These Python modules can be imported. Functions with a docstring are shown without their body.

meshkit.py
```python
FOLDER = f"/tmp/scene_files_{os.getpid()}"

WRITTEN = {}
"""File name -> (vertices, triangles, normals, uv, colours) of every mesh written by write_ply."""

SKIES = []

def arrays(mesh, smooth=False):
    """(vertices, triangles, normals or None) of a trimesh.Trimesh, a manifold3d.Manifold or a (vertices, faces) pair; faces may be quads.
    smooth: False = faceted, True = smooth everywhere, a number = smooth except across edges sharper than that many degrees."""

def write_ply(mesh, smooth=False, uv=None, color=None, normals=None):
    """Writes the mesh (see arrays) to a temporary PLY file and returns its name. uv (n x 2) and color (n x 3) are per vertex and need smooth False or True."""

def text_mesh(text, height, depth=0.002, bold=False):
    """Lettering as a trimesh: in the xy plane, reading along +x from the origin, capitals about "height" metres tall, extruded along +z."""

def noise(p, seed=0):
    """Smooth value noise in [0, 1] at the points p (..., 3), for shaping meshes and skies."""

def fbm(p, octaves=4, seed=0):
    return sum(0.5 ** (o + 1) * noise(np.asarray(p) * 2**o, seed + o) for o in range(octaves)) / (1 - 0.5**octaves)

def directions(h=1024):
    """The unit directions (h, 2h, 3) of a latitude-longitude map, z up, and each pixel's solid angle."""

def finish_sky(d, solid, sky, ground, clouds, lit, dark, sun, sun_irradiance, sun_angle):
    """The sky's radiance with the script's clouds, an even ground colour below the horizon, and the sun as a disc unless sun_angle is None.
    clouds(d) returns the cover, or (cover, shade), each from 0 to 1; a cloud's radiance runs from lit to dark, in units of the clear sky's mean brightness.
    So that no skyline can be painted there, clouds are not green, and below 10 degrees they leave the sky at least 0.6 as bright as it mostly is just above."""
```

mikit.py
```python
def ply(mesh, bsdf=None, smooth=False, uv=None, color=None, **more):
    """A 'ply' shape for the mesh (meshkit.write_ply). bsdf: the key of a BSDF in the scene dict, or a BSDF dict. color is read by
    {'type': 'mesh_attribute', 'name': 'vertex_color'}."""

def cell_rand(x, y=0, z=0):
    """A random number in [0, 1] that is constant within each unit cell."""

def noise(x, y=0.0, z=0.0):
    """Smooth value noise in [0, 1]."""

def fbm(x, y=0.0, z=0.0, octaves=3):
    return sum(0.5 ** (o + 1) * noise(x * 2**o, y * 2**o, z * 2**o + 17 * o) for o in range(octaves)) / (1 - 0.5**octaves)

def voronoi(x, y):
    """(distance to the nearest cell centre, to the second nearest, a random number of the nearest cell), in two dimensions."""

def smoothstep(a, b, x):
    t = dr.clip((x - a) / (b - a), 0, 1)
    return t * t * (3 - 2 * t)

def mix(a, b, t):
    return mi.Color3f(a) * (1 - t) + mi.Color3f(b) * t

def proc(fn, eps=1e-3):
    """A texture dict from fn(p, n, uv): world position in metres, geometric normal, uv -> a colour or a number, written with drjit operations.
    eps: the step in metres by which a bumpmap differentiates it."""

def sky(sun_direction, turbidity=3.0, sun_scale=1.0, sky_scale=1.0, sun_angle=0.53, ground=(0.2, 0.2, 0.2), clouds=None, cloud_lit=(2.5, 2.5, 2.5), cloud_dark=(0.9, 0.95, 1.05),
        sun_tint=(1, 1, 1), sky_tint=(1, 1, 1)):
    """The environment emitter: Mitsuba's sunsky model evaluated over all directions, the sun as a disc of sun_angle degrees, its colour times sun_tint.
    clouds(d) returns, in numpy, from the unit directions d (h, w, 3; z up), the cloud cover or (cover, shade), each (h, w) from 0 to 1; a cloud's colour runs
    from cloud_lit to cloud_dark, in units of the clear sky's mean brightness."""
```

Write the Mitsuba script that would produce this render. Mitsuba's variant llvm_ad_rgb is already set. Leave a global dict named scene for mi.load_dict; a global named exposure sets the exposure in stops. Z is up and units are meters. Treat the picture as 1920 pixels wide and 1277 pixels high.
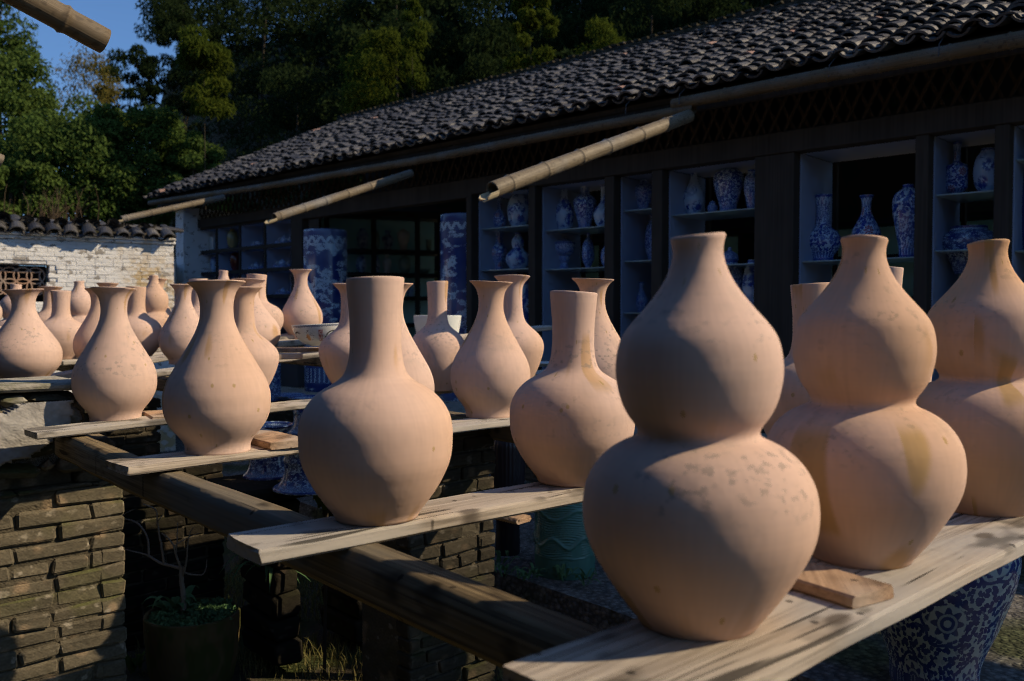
import math, random
import numpy as np, trimesh, mitsuba as mi, drjit as dr
import mikit, meshkit
from mikit import proc, noise, fbm, voronoi, smoothstep, mix, cell_rand

T = mi.ScalarTransform4f
PI = math.pi
# ------------------------------------------------------------------ camera, sky, exposure
F, CX, CY, HOR, EYE = 1627.0, 960.0, 638.5, 585.0, 1.5      # focal length and centre in pixels of a 1920 px frame
PITCH = math.atan((CY - HOR) / F)
scene = {'type': 'scene'}
scene['camera'] = {
    'type': 'thinlens', 'fov': math.degrees(2 * math.atan(960 / F)), 'fov_axis': 'x',
    'aperture_radius': 0.0042, 'focus_distance': 3.0, 'near_clip': 0.05, 'far_clip': 3000.0,
    'to_world': T().look_at([0, 0, EYE], [0, math.cos(PITCH), EYE - math.sin(PITCH)], [0, 0, 1])}
SUN_AZ, SUN_EL = math.radians(93.0), math.radians(35.0)
SUN = [math.sin(SUN_AZ) * math.cos(SUN_EL), math.cos(SUN_AZ) * math.cos(SUN_EL), math.sin(SUN_EL)]
scene['sky'] = mikit.sky(SUN, turbidity=2.6, sun_scale=1.0, sky_scale=0.9, ground=(0.06, 0.055, 0.04), sun_tint=(1.0, 0.985, 0.96), sky_tint=(0.84, 1.05, 1.36))
exposure = 1.75
labels = {}

# ------------------------------------------------------------------ helpers
rng = np.random.default_rng(7)
random.seed(7)


def ray(px, py):
    x, y = (px - CX) / F, (CY - py) / F
    return np.array([x, math.cos(PITCH) + y * math.sin(PITCH), -math.sin(PITCH) + y * math.cos(PITCH)])


def at_z(px, py, z):                       # the point of a level plane
    d = ray(px, py)
    return np.array([0, 0, EYE]) + d * ((z - EYE) / d[2])


def at_y(px, py, y):                       # the point at depth y
    d = ray(px, py)
    return np.array([0, 0, EYE]) + d * (y / d[1])


counts = {}


def key_for(name, parent=None):
    base = f'{parent}__{name}' if parent else name
    n = counts.get(base, 0)
    counts[base] = n + 1
    return base if n == 0 else f'{base}_{n:03d}'


def put(name, mesh, bsdf, parent=None, smooth=False, uv=None, to_world=None, **tags):
    k = key_for(name, parent)
    if isinstance(mesh, dict):
        d = dict(mesh)
    elif len(mesh) == 3 if isinstance(mesh, tuple) else False:     # vertices, faces, normals
        d = {'type': 'ply', 'filename': meshkit.write_ply(mesh[:2], False, uv, normals=mesh[2]), 'face_normals': False, 'bsdf': {'type': 'ref', 'id': bsdf}}
    else:
        d = mikit.ply(mesh, bsdf, smooth=smooth, uv=uv)
    if to_world is not None:
        d['to_world'] = to_world
    scene[k] = d
    if tags:
        labels[k] = tags
    return k


def thing(name, label, category, group=None, **more):
    k = key_for(name)
    labels[k] = {'label': label, 'category': category, **more}
    if group:
        labels[k]['group'] = group
    return k


def struct(name, mesh, bsdf, label=None, smooth=False, **kw):
    k = put(name, mesh, bsdf, smooth=smooth, **kw)
    labels[k] = {'kind': 'structure'}
    if label:
        labels[k]['label'] = label
    return k


# chamfered box template
_s = np.array([[x, y, z] for x in (-1, 1) for y in (-1, 1) for z in (-1, 1)], float)
_tv = np.vstack([np.where(np.arange(3) == a, _s, _s * 0.8) for a in range(3)])
_hull = trimesh.convex.convex_hull(_tv)
_pairs = []
for v in _hull.vertices:
    _pairs.append((np.sign(v), np.abs(v) < 0.9))
_SG = np.array([p[0] for p in _pairs])
_IN = np.array([p[1] for p in _pairs], float)
_FC = _hull.faces.copy()


def cbox(lx, ly, lz, c=0.004, center=(0, 0, 0), jit=0.0, r=None):
    h = np.array([lx, ly, lz]) / 2
    c = min(c, h.min() * 0.8)
    v = _SG * (h - c * _IN)
    if jit:
        r = r or rng
        cor = r.normal(0, jit, (8, 3))
        idx = ((_SG[:, 0] > 0) * 4 + (_SG[:, 1] > 0) * 2 + (_SG[:, 2] > 0)).astype(int)
        v = v + cor[idx] + r.normal(0, jit * 0.25, v.shape)
    return trimesh.Trimesh(v + np.array(center), _FC, process=False)


def frame(origin, ex, ey):                 # 4x4 with columns ex, ey, ex x ey
    ex, ey = np.array(ex, float), np.array(ey, float)
    ex /= np.linalg.norm(ex)
    ey = ey - ex * ey.dot(ex)
    ey /= np.linalg.norm(ey)
    m = np.eye(4)
    m[:3, 0], m[:3, 1], m[:3, 2], m[:3, 3] = ex, ey, np.cross(ex, ey), origin
    return m


def wall_frame(origin, outward):           # x along the face, y out of it, z up
    o = np.array(outward, float)
    return frame(origin, np.cross(o, [0, 0, 1.0]), o)


def moved(mesh, m):
    o = mesh.copy()
    o.apply_transform(m)
    return o


def cat(ms):
    return trimesh.util.concatenate(ms)


def tube(points, radii, sides=10, cap=True):
    p = np.asarray(points, float)
    n = len(p)
    t = np.gradient(p, axis=0)
    t /= np.linalg.norm(t, axis=1, keepdims=True) + 1e-12
    a = np.cross(t[0], [0, 0, 1.0] if abs(t[0][2]) < 0.9 else [1.0, 0, 0])
    fr = []
    for i in range(n):
        a = a - t[i] * a.dot(t[i])
        a /= np.linalg.norm(a) + 1e-12
        fr.append((a.copy(), np.cross(t[i], a)))
    ang = np.arange(sides) * 2 * PI / sides
    rr = np.broadcast_to(radii, (n,))
    v = np.vstack([p[i] + rr[i] * (np.cos(ang)[:, None] * fr[i][0] + np.sin(ang)[:, None] * fr[i][1]) for i in range(n)])
    f = []
    for i in range(n - 1):
        for j in range(sides):
            a0, b0 = i * sides + j, i * sides + (j + 1) % sides
            f += [[a0, b0, b0 + sides], [a0, b0 + sides, a0 + sides]]
    if cap:
        v = np.vstack([v, p[:1], p[-1:]])
        k = n * sides
        for j in range(sides):
            f += [[(j + 1) % sides, j, k], [(n - 1) * sides + j, (n - 1) * sides + (j + 1) % sides, k + 1]]
    return trimesh.Trimesh(v, f, process=False)


def curve(pts, n, soft=0):
    from scipy.interpolate import PchipInterpolator
    p = np.array(pts, float)
    d = np.concatenate([[0], np.cumsum(np.linalg.norm(np.diff(p, axis=0) / np.ptp(p, axis=0).max(), axis=1))])
    s = np.linspace(0, d[-1], n)
    c = np.stack([PchipInterpolator(d, p[:, k])(s) for k in range(p.shape[1])], 1)
    for _ in range(soft):
        c[1:-1] = 0.25 * c[:-2] + 0.5 * c[1:-1] + 0.25 * c[2:]
    return c


def lathe(prof, seg=64, wob=0.0, seed=0, squash=1.0, facets=0):
    """prof: (r, z) from the foot's centre up the outside and down the inside. Returns mesh, uv (turn x radius / height, height 0..1)."""
    prof = np.array(prof, float)
    H, R = prof[:, 1].max(), prof[:, 0].max()
    th = np.linspace(0, 2 * PI, seg + 1)
    r, z = prof[:, 0][:, None], prof[:, 1][:, None]
    rr = r * np.ones_like(th)[None]
    if facets:
        m = (th[None] * facets / (2 * PI)) % 1.0 - 0.5
        rr = rr * np.cos(PI / facets) / np.cos(m * 2 * PI / facets)
    if wob:
        q = np.random.default_rng(seed)
        a1, a2, a3 = q.uniform(0, 2 * PI, 3)
        rr = rr * (1 + wob * (0.6 * np.cos(2 * th[None] + a1 + z / H) + 0.4 * np.cos(3 * th[None] + a2 - 2 * z / H)))
        z = z + (z / H) ** 3 * R * wob * 2.2 * np.cos(th[None] + a3) * np.ones_like(rr)
    else:
        z = z * np.ones_like(rr)
    v = np.stack([rr * np.cos(th)[None], rr * np.sin(th)[None] * squash, z], -1)
    n, k = v.shape[:2]
    uv = np.stack([th[None] * R / H * np.ones((n, 1)) + 20.0 * (seed % 40), z / H], -1)
    i, j = np.meshgrid(np.arange(n - 1), np.arange(k - 1), indexing='ij')
    a = i * k + j
    f = np.stack([a, a + 1, a + k + 1, a + k], -1).reshape(-1, 4)
    vf = v.reshape(-1, 3)
    nn = np.zeros_like(vf)
    for t3 in (f[:, [0, 1, 2]], f[:, [0, 2, 3]]):
        fn = np.cross(vf[t3[:, 1]] - vf[t3[:, 0]], vf[t3[:, 2]] - vf[t3[:, 0]])
        for c in range(3):
            np.add.at(nn, t3[:, c], fn)
    nn = nn.reshape(v.shape)
    nn[:, 0] += nn[:, -1]
    nn[:, -1] = nn[:, 0]
    nn = nn.reshape(-1, 3)
    nn /= np.linalg.norm(nn, axis=1, keepdims=True) + 1e-20
    return (vf, f, nn), uv.reshape(-1, 2)


def vessel(outer, n=56, wall=0.012, depth=None, soft=2):
    """Closes an outer profile [(r, z)...] from foot to lip into a hollow pot: lip rounded, inner wall down to depth."""
    o = curve(outer, n, soft)
    H = o[-1, 1]
    depth = H * 0.5 if depth is None else depth
    wall = min(wall, o[-1, 0] * 0.4)
    top = o[-1]
    lip = [(top[0] - wall * 0.15, top[1] + wall * 0.3), (top[0] - wall * 0.55, top[1] + wall * 0.4), (top[0] - wall * 0.9, top[1] + wall * 0.1)]
    inner = [(max(r - wall, 0.003), z) for r, z in o[::-1] if z > H - depth and z < H - wall * 0.3]
    end = [(0.0005, inner[-1][1] - 0.002)] if inner else []
    base = [(0.0005, 0.0), (o[0, 0] * 0.6, 0.0), (o[0, 0] * 0.96, 0.0)]
    return np.vstack([base, o, lip, inner, end])


# ------------------------------------------------------------------ materials
def rgb(*c):
    return {'type': 'rgb', 'value': list(c)}


def mat(name, d, two=True):
    scene[name] = {'type': 'twosided', 'bsdf': d} if two else d


def prin(color, rough=0.8, spec=0.3, **k):
    return {'type': 'principled', 'base_color': color if isinstance(color, dict) else rgb(*color), 'roughness': rough, 'specular': spec, **k}


def bump(d, fn, scale=1.0, eps=1e-3):
    return {'type': 'bumpmap', 'arbitrary': proc(fn, eps), 'scale': scale, 'bsdf': d}


def clay_color(p, n, uv):
    s = dr.floor(uv.x / 20.0)
    base = mix((0.635, 0.472, 0.394), (0.57, 0.412, 0.336), fbm(p.x * 5, p.y * 5, p.z * 6 + s, 3))
    streak = noise(uv.x * 60, s * 3.7, uv.y * 2.0)
    base = base * (0.97 + 0.05 * streak)
    ring = noise(s, 3.0, p.z * 260)
    base = base * (0.988 + 0.024 * ring)
    # blotches of damp and yellow drips
    drip = smoothstep(0.73, 0.86, noise(uv.x * 9 + s * 5, s, uv.y * 3.2)) * smoothstep(0.4, 0.65, noise(uv.x * 2 + 3 * s, 9.0, uv.y * 2.6))
    base = mix(base, mi.Color3f(0.42, 0.24, 0.06), 0.55 * drip)
    # grey mould and dust that settles on shoulders, in drifts
    up = smoothstep(-0.5, 0.6, n.z)
    much = 0.25 + 1.0 * cell_rand(s, 7, 3)
    drift = smoothstep(0.46, 0.64, fbm(p.x * 8 + s, p.y * 8, p.z * 8 + 2 * s, 3))
    few = smoothstep(0.50, 0.62, noise(p.x * 3 + 7 * s, p.y * 3, p.z * 3))
    f2 = smoothstep(0.56, 0.72, fbm(p.x * 70, p.y * 70, p.z * 70, 3))
    f3 = smoothstep(0.66, 0.80, fbm(p.x * 52, p.y * 52 + s, p.z * 52, 3))
    base = mix(base, mi.Color3f(0.25, 0.215, 0.19), dr.clip(up * drift * much * (0.62 * f2 + 0.30 * f3), 0, 0.66))
    base = mix(base, mi.Color3f(0.34, 0.285, 0.24), 0.20 * up * few * smoothstep(0.5, 0.72, fbm(p.x * 17, p.y * 17 + s, p.z * 17, 3)))
    spot = voronoi(uv.x * 7 + 1.7 * s, uv.y * 6 + s)
    olive = smoothstep(0.085, 0.04, spot[0] + 0.04 * (noise(p.x * 90, p.y * 90, p.z * 50) - 0.5)) * smoothstep(0.72, 0.76, spot[2])
    base = mix(base, mi.Color3f(0.36, 0.25, 0.09), 0.65 * olive)
    # damp yellowing, warm bounce light painted on two gourds, finer vertical brush marks
    damp = smoothstep(0.45, 0.75, fbm(p.x * 2.6 + 5 * s, p.y * 2.6, p.z * 1.2, 2))
    ochre = smoothstep(1.5, 1.6, s) * smoothstep(3.5, 3.4, s)
    base = mix(base, base * mi.Color3f(0.93, 0.80, 0.58), dr.clip((0.45 + 0.5 * ochre) * damp + 0.25 * ochre, 0, 1))
    run = smoothstep(0.60, 0.74, noise(uv.x * 11 + s * 3, s, uv.y * 2.2)) * smoothstep(0.50, 0.62, noise(uv.x * 3 + s, 4.0, uv.y * 4)) * ochre
    base = mix(base, mi.Color3f(0.40, 0.25, 0.06), 0.6 * run)
    base = base * (0.96 + 0.07 * fbm(uv.x * 90, uv.y * 14 + s, 1.0, 2))
    return base


def clay_bump(p, n, uv):
    s = dr.floor(uv.x / 20.0)
    return 0.00015 * noise(s, 1.0, p.z * 150) + 0.0005 * fbm(p.x * 30, p.y * 30, p.z * 30, 2) + 0.0002 * noise(p.x * 150, p.y * 150, p.z * 40)


mat('clay', bump({'type': 'diffuse', 'reflectance': proc(clay_color)}, clay_bump, 1.0, 2e-3))


def wood_fn(dx, dy, light, dark, grey, k=1.0, stain=0.5):
    def fn(p, n, uv):
        a = p.x * dx + p.y * dy
        b = p.x * dy - p.y * dx
        w = fbm(a * 1.3, b * 9, p.z * 9, 2)
        g = noise(a * 2.2, b * 95 + 5 * w, p.z * 110)
        g2 = noise(a * 7, b * 300 + 9 * w, p.z * 260)
        c = mix(light, dark, dr.clip(0.25 + 0.9 * (g - 0.45) + 0.75 * (g2 - 0.5) * (0.5 + w), 0, 1))
        c = mix(c, grey, smoothstep(0.42, 0.66, fbm(a * 2.1 + 7, b * 7, p.z * 3, 3)) * 0.75)
        crack = smoothstep(0.74, 0.86, noise(a * 3.1, b * 130 + 4 * w, p.z * 50 + 3)) * smoothstep(0.4, 0.6, noise(a * 4, b * 10, 5.0))
        c = c * (1 - 0.8 * crack)
        nail = smoothstep(0.10, 0.05, voronoi(a * 11 + 3, b * 11)[0]) * smoothstep(0.55, 0.65, noise(a * 9, b * 9, 8.0))
        c = c * (1 - 0.7 * nail)
        dirt = smoothstep(0.58, 0.75, fbm(a * 8, b * 12, p.z * 14 + 4, 3))
        c = c * (1 - stain * dirt)
        kn = smoothstep(0.075, 0.03, voronoi(a * 1.6, b * 3.1)[0])
        return mix(c, mi.Color3f(*dark) * 0.4, kn * 0.85)
    return fn


def wood_bump(dx, dy):
    def fn(p, n, uv):
        a = p.x * dx + p.y * dy
        b = p.x * dy - p.y * dx
        return 0.0016 * noise(a * 2.2, b * 95, p.z * 110) + 0.0012 * fbm(a * 20, b * 70, p.z * 70, 2)
    return fn


UX, UY = math.sin(math.radians(47.7)), math.cos(math.radians(47.7))       # along the planks
VX, VY = -0.657, 0.754                                                     # along the rails
mat('plank_wood', bump(prin(proc(wood_fn(UX, UY, (0.42, 0.37, 0.305), (0.20, 0.165, 0.13), (0.34, 0.33, 0.305), stain=0.6)), 0.85, 0.2), wood_bump(UX, UY)))
mat('rail_wood', bump(prin(proc(wood_fn(VX, VY, (0.19, 0.145, 0.08), (0.030, 0.022, 0.013), (0.13, 0.118, 0.095), stain=0.7)), 0.85, 0.2), wood_bump(VX, VY)))
mat('wedge_wood', bump(prin(proc(wood_fn(0.2, 0.98, (0.40, 0.27, 0.17), (0.20, 0.12, 0.07), (0.36, 0.30, 0.24))), 0.85, 0.2), wood_bump(0.2, 0.98)))


def brick_fn(p, n, uv):
    c = mix((0.060, 0.055, 0.040), (0.15, 0.13, 0.09), fbm(p.x * 7, p.y * 7, p.z * 13, 3))
    c = mix(c, mi.Color3f(0.34, 0.25, 0.16), smoothstep(0.62, 0.8, fbm(p.x * 11 + 9, p.y * 11, p.z * 11, 2)) * 0.6)
    c = mix(c, mi.Color3f(0.32, 0.29, 0.23), smoothstep(0.64, 0.78, fbm(p.x * 24, p.y * 24 + 3, p.z * 24, 3)) * 0.7)
    c = mix(c, mi.Color3f(0.085, 0.09, 0.035), smoothstep(0.52, 0.72, fbm(p.x * 5, p.y * 5 + 8, p.z * 5, 3)) * (0.35 + 0.6 * smoothstep(0.2, 0.8, n.z)))
    return c * (0.75 + 0.5 * noise(p.x * 130, p.y * 130, p.z * 130))


def rough_bump(p, n, uv):
    return 0.006 * fbm(p.x * 35, p.y * 35, p.z * 35, 3) + 0.002 * noise(p.x * 160, p.y * 160, p.z * 160)


mat('brick', bump(prin(proc(brick_fn), 0.92, 0.15), rough_bump))


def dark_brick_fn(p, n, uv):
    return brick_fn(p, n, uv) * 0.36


mat('shade_toned_stone', bump(prin(proc(lambda p, n, uv: brick_fn(p, n, uv) * 0.16), 0.92, 0.15), rough_bump))  # brick colour darkened to carry the deep shade under the planks
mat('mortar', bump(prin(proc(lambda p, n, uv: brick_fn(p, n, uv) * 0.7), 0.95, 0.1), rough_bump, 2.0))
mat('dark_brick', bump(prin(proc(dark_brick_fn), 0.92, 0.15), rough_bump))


def cement_fn(p, n, uv):
    c = mix((0.30, 0.29, 0.27), (0.42, 0.41, 0.38), fbm(p.x * 9, p.y * 9, p.z * 9, 3))
    return c * (0.7 + 0.45 * fbm(p.x * 60, p.y * 60, p.z * 60, 2))


mat('cement', bump(prin(proc(cement_fn), 0.92, 0.15), rough_bump))


def slab_fn(p, n, uv):
    c = mix((0.20, 0.19, 0.155), (0.32, 0.31, 0.27), fbm(p.x * 5, p.y * 5, p.z * 9, 3))
    c = mix(c, mi.Color3f(0.12, 0.12, 0.075), smoothstep(0.5, 0.75, fbm(p.x * 13, p.y * 13, p.z * 13, 3)))
    return c * (0.8 + 0.4 * noise(p.x * 140, p.y * 140, p.z * 140))


mat('slab', bump(prin(proc(slab_fn), 0.9, 0.2), rough_bump))


def whitewash_fn(p, n, uv):
    c = mix((0.76, 0.775, 0.77), (0.66, 0.67, 0.66), fbm(p.x * 6, p.y * 6, p.z * 12, 3))
    run = smoothstep(0.40, 0.60, fbm(p.x * 2.1 + 4, p.y * 2.1, p.z * 1.1, 3)) * smoothstep(2.35, 1.75, p.z)
    fine = smoothstep(0.36, 0.62, fbm(p.x * 18, p.y * 18, p.z * 22, 3))
    c = mix(c, mi.Color3f(0.50, 0.36, 0.15), dr.clip(run * (0.25 + 0.9 * fine), 0, 0.85))
    flake = smoothstep(0.62, 0.70, fbm(p.x * 13, p.y * 13 + 3, p.z * 17, 3))
    c = mix(c, mi.Color3f(0.24, 0.22, 0.19), flake * 0.8)
    drop = smoothstep(0.70, 0.8, noise(p.x * 8, p.y * 8, p.z * 0.8)) * 0.35
    return mix(c, mi.Color3f(0.42, 0.31, 0.14), drop)


def white_bump(p, n, uv):
    return 0.006 * fbm(p.x * 24, p.y * 24, p.z * 34, 3) + 0.002 * noise(p.x * 90, p.y * 90, p.z * 90)


mat('whitewash', bump(prin(proc(whitewash_fn), 0.92, 0.15), white_bump))


def tile_fn(p, n, uv):
    r = cell_rand(dr.floor(uv.x / 20.0), 5, 0)
    c = mix((0.026, 0.026, 0.026), (0.095, 0.093, 0.088), r * r)
    c = c * (0.75 + 0.5 * fbm(p.x * 22, p.y * 22, p.z * 22, 3))
    return mix(c, mi.Color3f(0.17, 0.165, 0.14), smoothstep(0.6, 0.78, fbm(p.x * 9, p.y * 9 + 4, p.z * 9, 3)) * 0.55)


mat('roof_tile', bump(prin(proc(tile_fn), 0.5, 0.5), rough_bump, 0.5))
mat('red_tile', prin((0.30, 0.19, 0.145), 0.75, 0.3))
mat('dark_wood', prin(proc(lambda p, n, uv: mix((0.050, 0.043, 0.035), (0.028, 0.024, 0.019), fbm(p.x * 6, p.y * 6, p.z * 3, 3)) * (0.8 + 0.4 * noise((p.x - p.y) * 60, p.z * 3, 1.0))), 0.75, 0.25))
mat('slat_wood', prin((0.05, 0.036, 0.026), 0.8, 0.2))
mat('black_frame', prin((0.012, 0.011, 0.010), 0.6, 0.3))
mat('panel', prin(proc(lambda p, n, uv: mix((0.28, 0.36, 0.50), (0.20, 0.27, 0.39), fbm(p.x * 2, p.y * 2, p.z * 2, 3))), 0.5, 0.4))
scene['inner_panel'] = {'type': 'principledthin', 'base_color': rgb(0.45, 0.68, 0.68), 'roughness': 0.5, 'diff_trans': 1.1, 'spec_trans': 0.0, 'eta': 1.3}  # made translucent so light from the added rear gap glows through
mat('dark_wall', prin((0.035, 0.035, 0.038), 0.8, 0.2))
mat('shelf_glass', {'type': 'principled', 'base_color': rgb(0.28, 0.40, 0.42), 'roughness': 0.08, 'specular': 0.6}, True)
scene['pane_glass'] = {'type': 'thindielectric', 'int_ior': 1.5}


def bamboo_fn(p, n, uv):
    c = mix((0.20, 0.165, 0.11), (0.11, 0.088, 0.056), fbm(p.x * 7, p.y * 7, p.z * 7, 3))
    c = mix(c, mi.Color3f(0.19, 0.20, 0.20), smoothstep(0.48, 0.7, fbm(p.x * 3 + 5, p.y * 3, p.z * 3, 3)) * 0.6)
    lines = noise(uv.x * 26, 2.0, uv.y * 1.5)
    spots = smoothstep(0.62, 0.76, fbm(p.x * 40, p.y * 40, p.z * 40, 2))
    return c * (0.72 + 0.5 * lines) * (1 - 0.35 * spots)


mat('bamboo', bump(prin(proc(bamboo_fn), 0.6, 0.35), lambda p, n, uv: 0.001 * noise(uv.x * 30, 1.0, uv.y * 2) + 0.001 * fbm(p.x * 60, p.y * 60, p.z * 60, 2)))
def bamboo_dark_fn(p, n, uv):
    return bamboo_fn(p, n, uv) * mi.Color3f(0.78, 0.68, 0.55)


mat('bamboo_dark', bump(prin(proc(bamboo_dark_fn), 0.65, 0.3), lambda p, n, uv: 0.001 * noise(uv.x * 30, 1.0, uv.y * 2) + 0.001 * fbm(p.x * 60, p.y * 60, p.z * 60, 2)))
mat('bamboo_cut', prin((0.40, 0.34, 0.22), 0.8, 0.2))
mat('wire', prin((0.06, 0.06, 0.06), 0.5, 0.4))


def medallions(x, h, s, px, pz, kl):
    """Rows of eight-petalled flowers, each in a scrolling vine ring, with small leaves between: (flower mask, whole mask)."""
    row = dr.floor(h / pz)
    a = x + 0.5 * px * (row - 2 * dr.floor(row / 2))
    a = a - px * (dr.floor(a / px) + 0.5)
    b = h - pz * (row + 0.5)
    r = dr.sqrt(a * a + b * b) / (0.5 * pz)
    t = dr.atan2(b, a)
    edge = 0.46 * (1 + 0.20 * dr.cos(8 * t))
    flower = smoothstep(edge, edge - 0.06, r) * smoothstep(0.10, 0.14, r) * (1 - 0.75 * smoothstep(0.06, 0.02, dr.abs(r - 0.27)))
    ring = smoothstep(0.075, 0.035, dr.abs(r - 0.78 - 0.07 * dr.sin(5 * t + s)))
    w = fbm(x * 14 + s, h * 14, s, 2)
    a2, b2, c2 = voronoi(x * kl + s + w, h * kl)
    leaf = smoothstep(0.58, 0.48, a2 + 0.3 * (noise(x * 3.2 * kl, h * 3.2 * kl, s) - 0.5)) * smoothstep(0.55, 0.62, r) * smoothstep(0.08, 0.2, c2)
    return flower, dr.maximum(dr.maximum(flower * 0.95, ring), leaf)


def blue_white(kind):
    def fn(p, n, uv):
        s = dr.floor(uv.x / 20.0)
        x, h = uv.x - s * 20.0, uv.y
        white, blue = mi.Color3f(0.38, 0.53, 0.68), mi.Color3f(0.014, 0.050, 0.30)  # the white ground has the blue of open shade mixed in
        if kind == 'cloud':
            white, blue = mi.Color3f(0.38, 0.52, 0.64), mi.Color3f(0.013, 0.036, 0.18)
        wob = fbm(x * 9 + s, h * 9, s, 2)
        if kind == 'scroll':
            flower, m = medallions(x, h, s, 0.42, 0.30, 24)
        elif kind == 'sparse':
            a, b, c = voronoi(x * 3.2 + s, h * 3.0)
            spray = smoothstep(0.55, 0.3, a) * smoothstep(0.40, 0.5, fbm(x * 20 + s, h * 20, s, 3)) * smoothstep(0.1, 0.2, c)
            twig = smoothstep(0.05, 0.02, dr.abs(noise(x * 6 + s, h * 6, s) - 0.5)) * smoothstep(0.5, 0.3, a)
            m = dr.maximum(spray, twig) * smoothstep(0.06, 0.12, h)
        else:                                 # clouds and waves round a big painted body
            a, b, c = voronoi(x * 4.2 + s, h * 9.0)
            cloud = smoothstep(0.40, 0.48, fbm(x * 20 + s, h * 34, s, 3))
            sc = smoothstep(0.06, 0.02, dr.abs(fbm(x * 36 + s, h * 60, s + 2, 2) - 0.5))
            m = dr.maximum(cloud * 0.92, sc * 0.9)
        kx = 17.0 if kind == 'cloud' else 7.0
        tri = dr.abs((x * kx) - dr.floor(x * kx) - 0.5) * 2
        band = smoothstep(0.955, 0.96, h) * smoothstep(0.99, 0.985, h)
        band = dr.maximum(band, smoothstep(0.02, 0.025, h) * smoothstep(0.055, 0.05, h))
        collar = smoothstep(0.84, 0.845, h) * smoothstep(0.955, 0.95, h)
        if kind == 'sparse':
            collar = collar * 0
        if kind == 'cloud':
            collar = smoothstep(0.91, 0.912, h) * smoothstep(0.955, 0.95, h)
        foot = smoothstep(0.055, 0.06, h) * smoothstep(0.15, 0.14, h)
        m = dr.select(collar > 0.5, smoothstep(0.32, 0.38, dr.abs(tri - ((h - 0.845) * 7.0 if kind != 'cloud' else (h - 0.91) * 22.0))) * 0.85, m)
        if kind != 'sparse':
            m = dr.select(foot > 0.5, smoothstep(0.25, 0.35, dr.abs(tri - 0.5) * 2) * 0.9, m)
        m = dr.maximum(m, band)
        c = mix(white, blue, dr.clip(m * (0.72 + 0.5 * wob), 0, 1))
        if kind == 'scroll':
            red = smoothstep(0.8, 0.9, cell_rand(s, 3, 1)) * flower
            c = mix(c, mi.Color3f(0.30, 0.045, 0.04), red * 0.8)
        return c
    return fn


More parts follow.
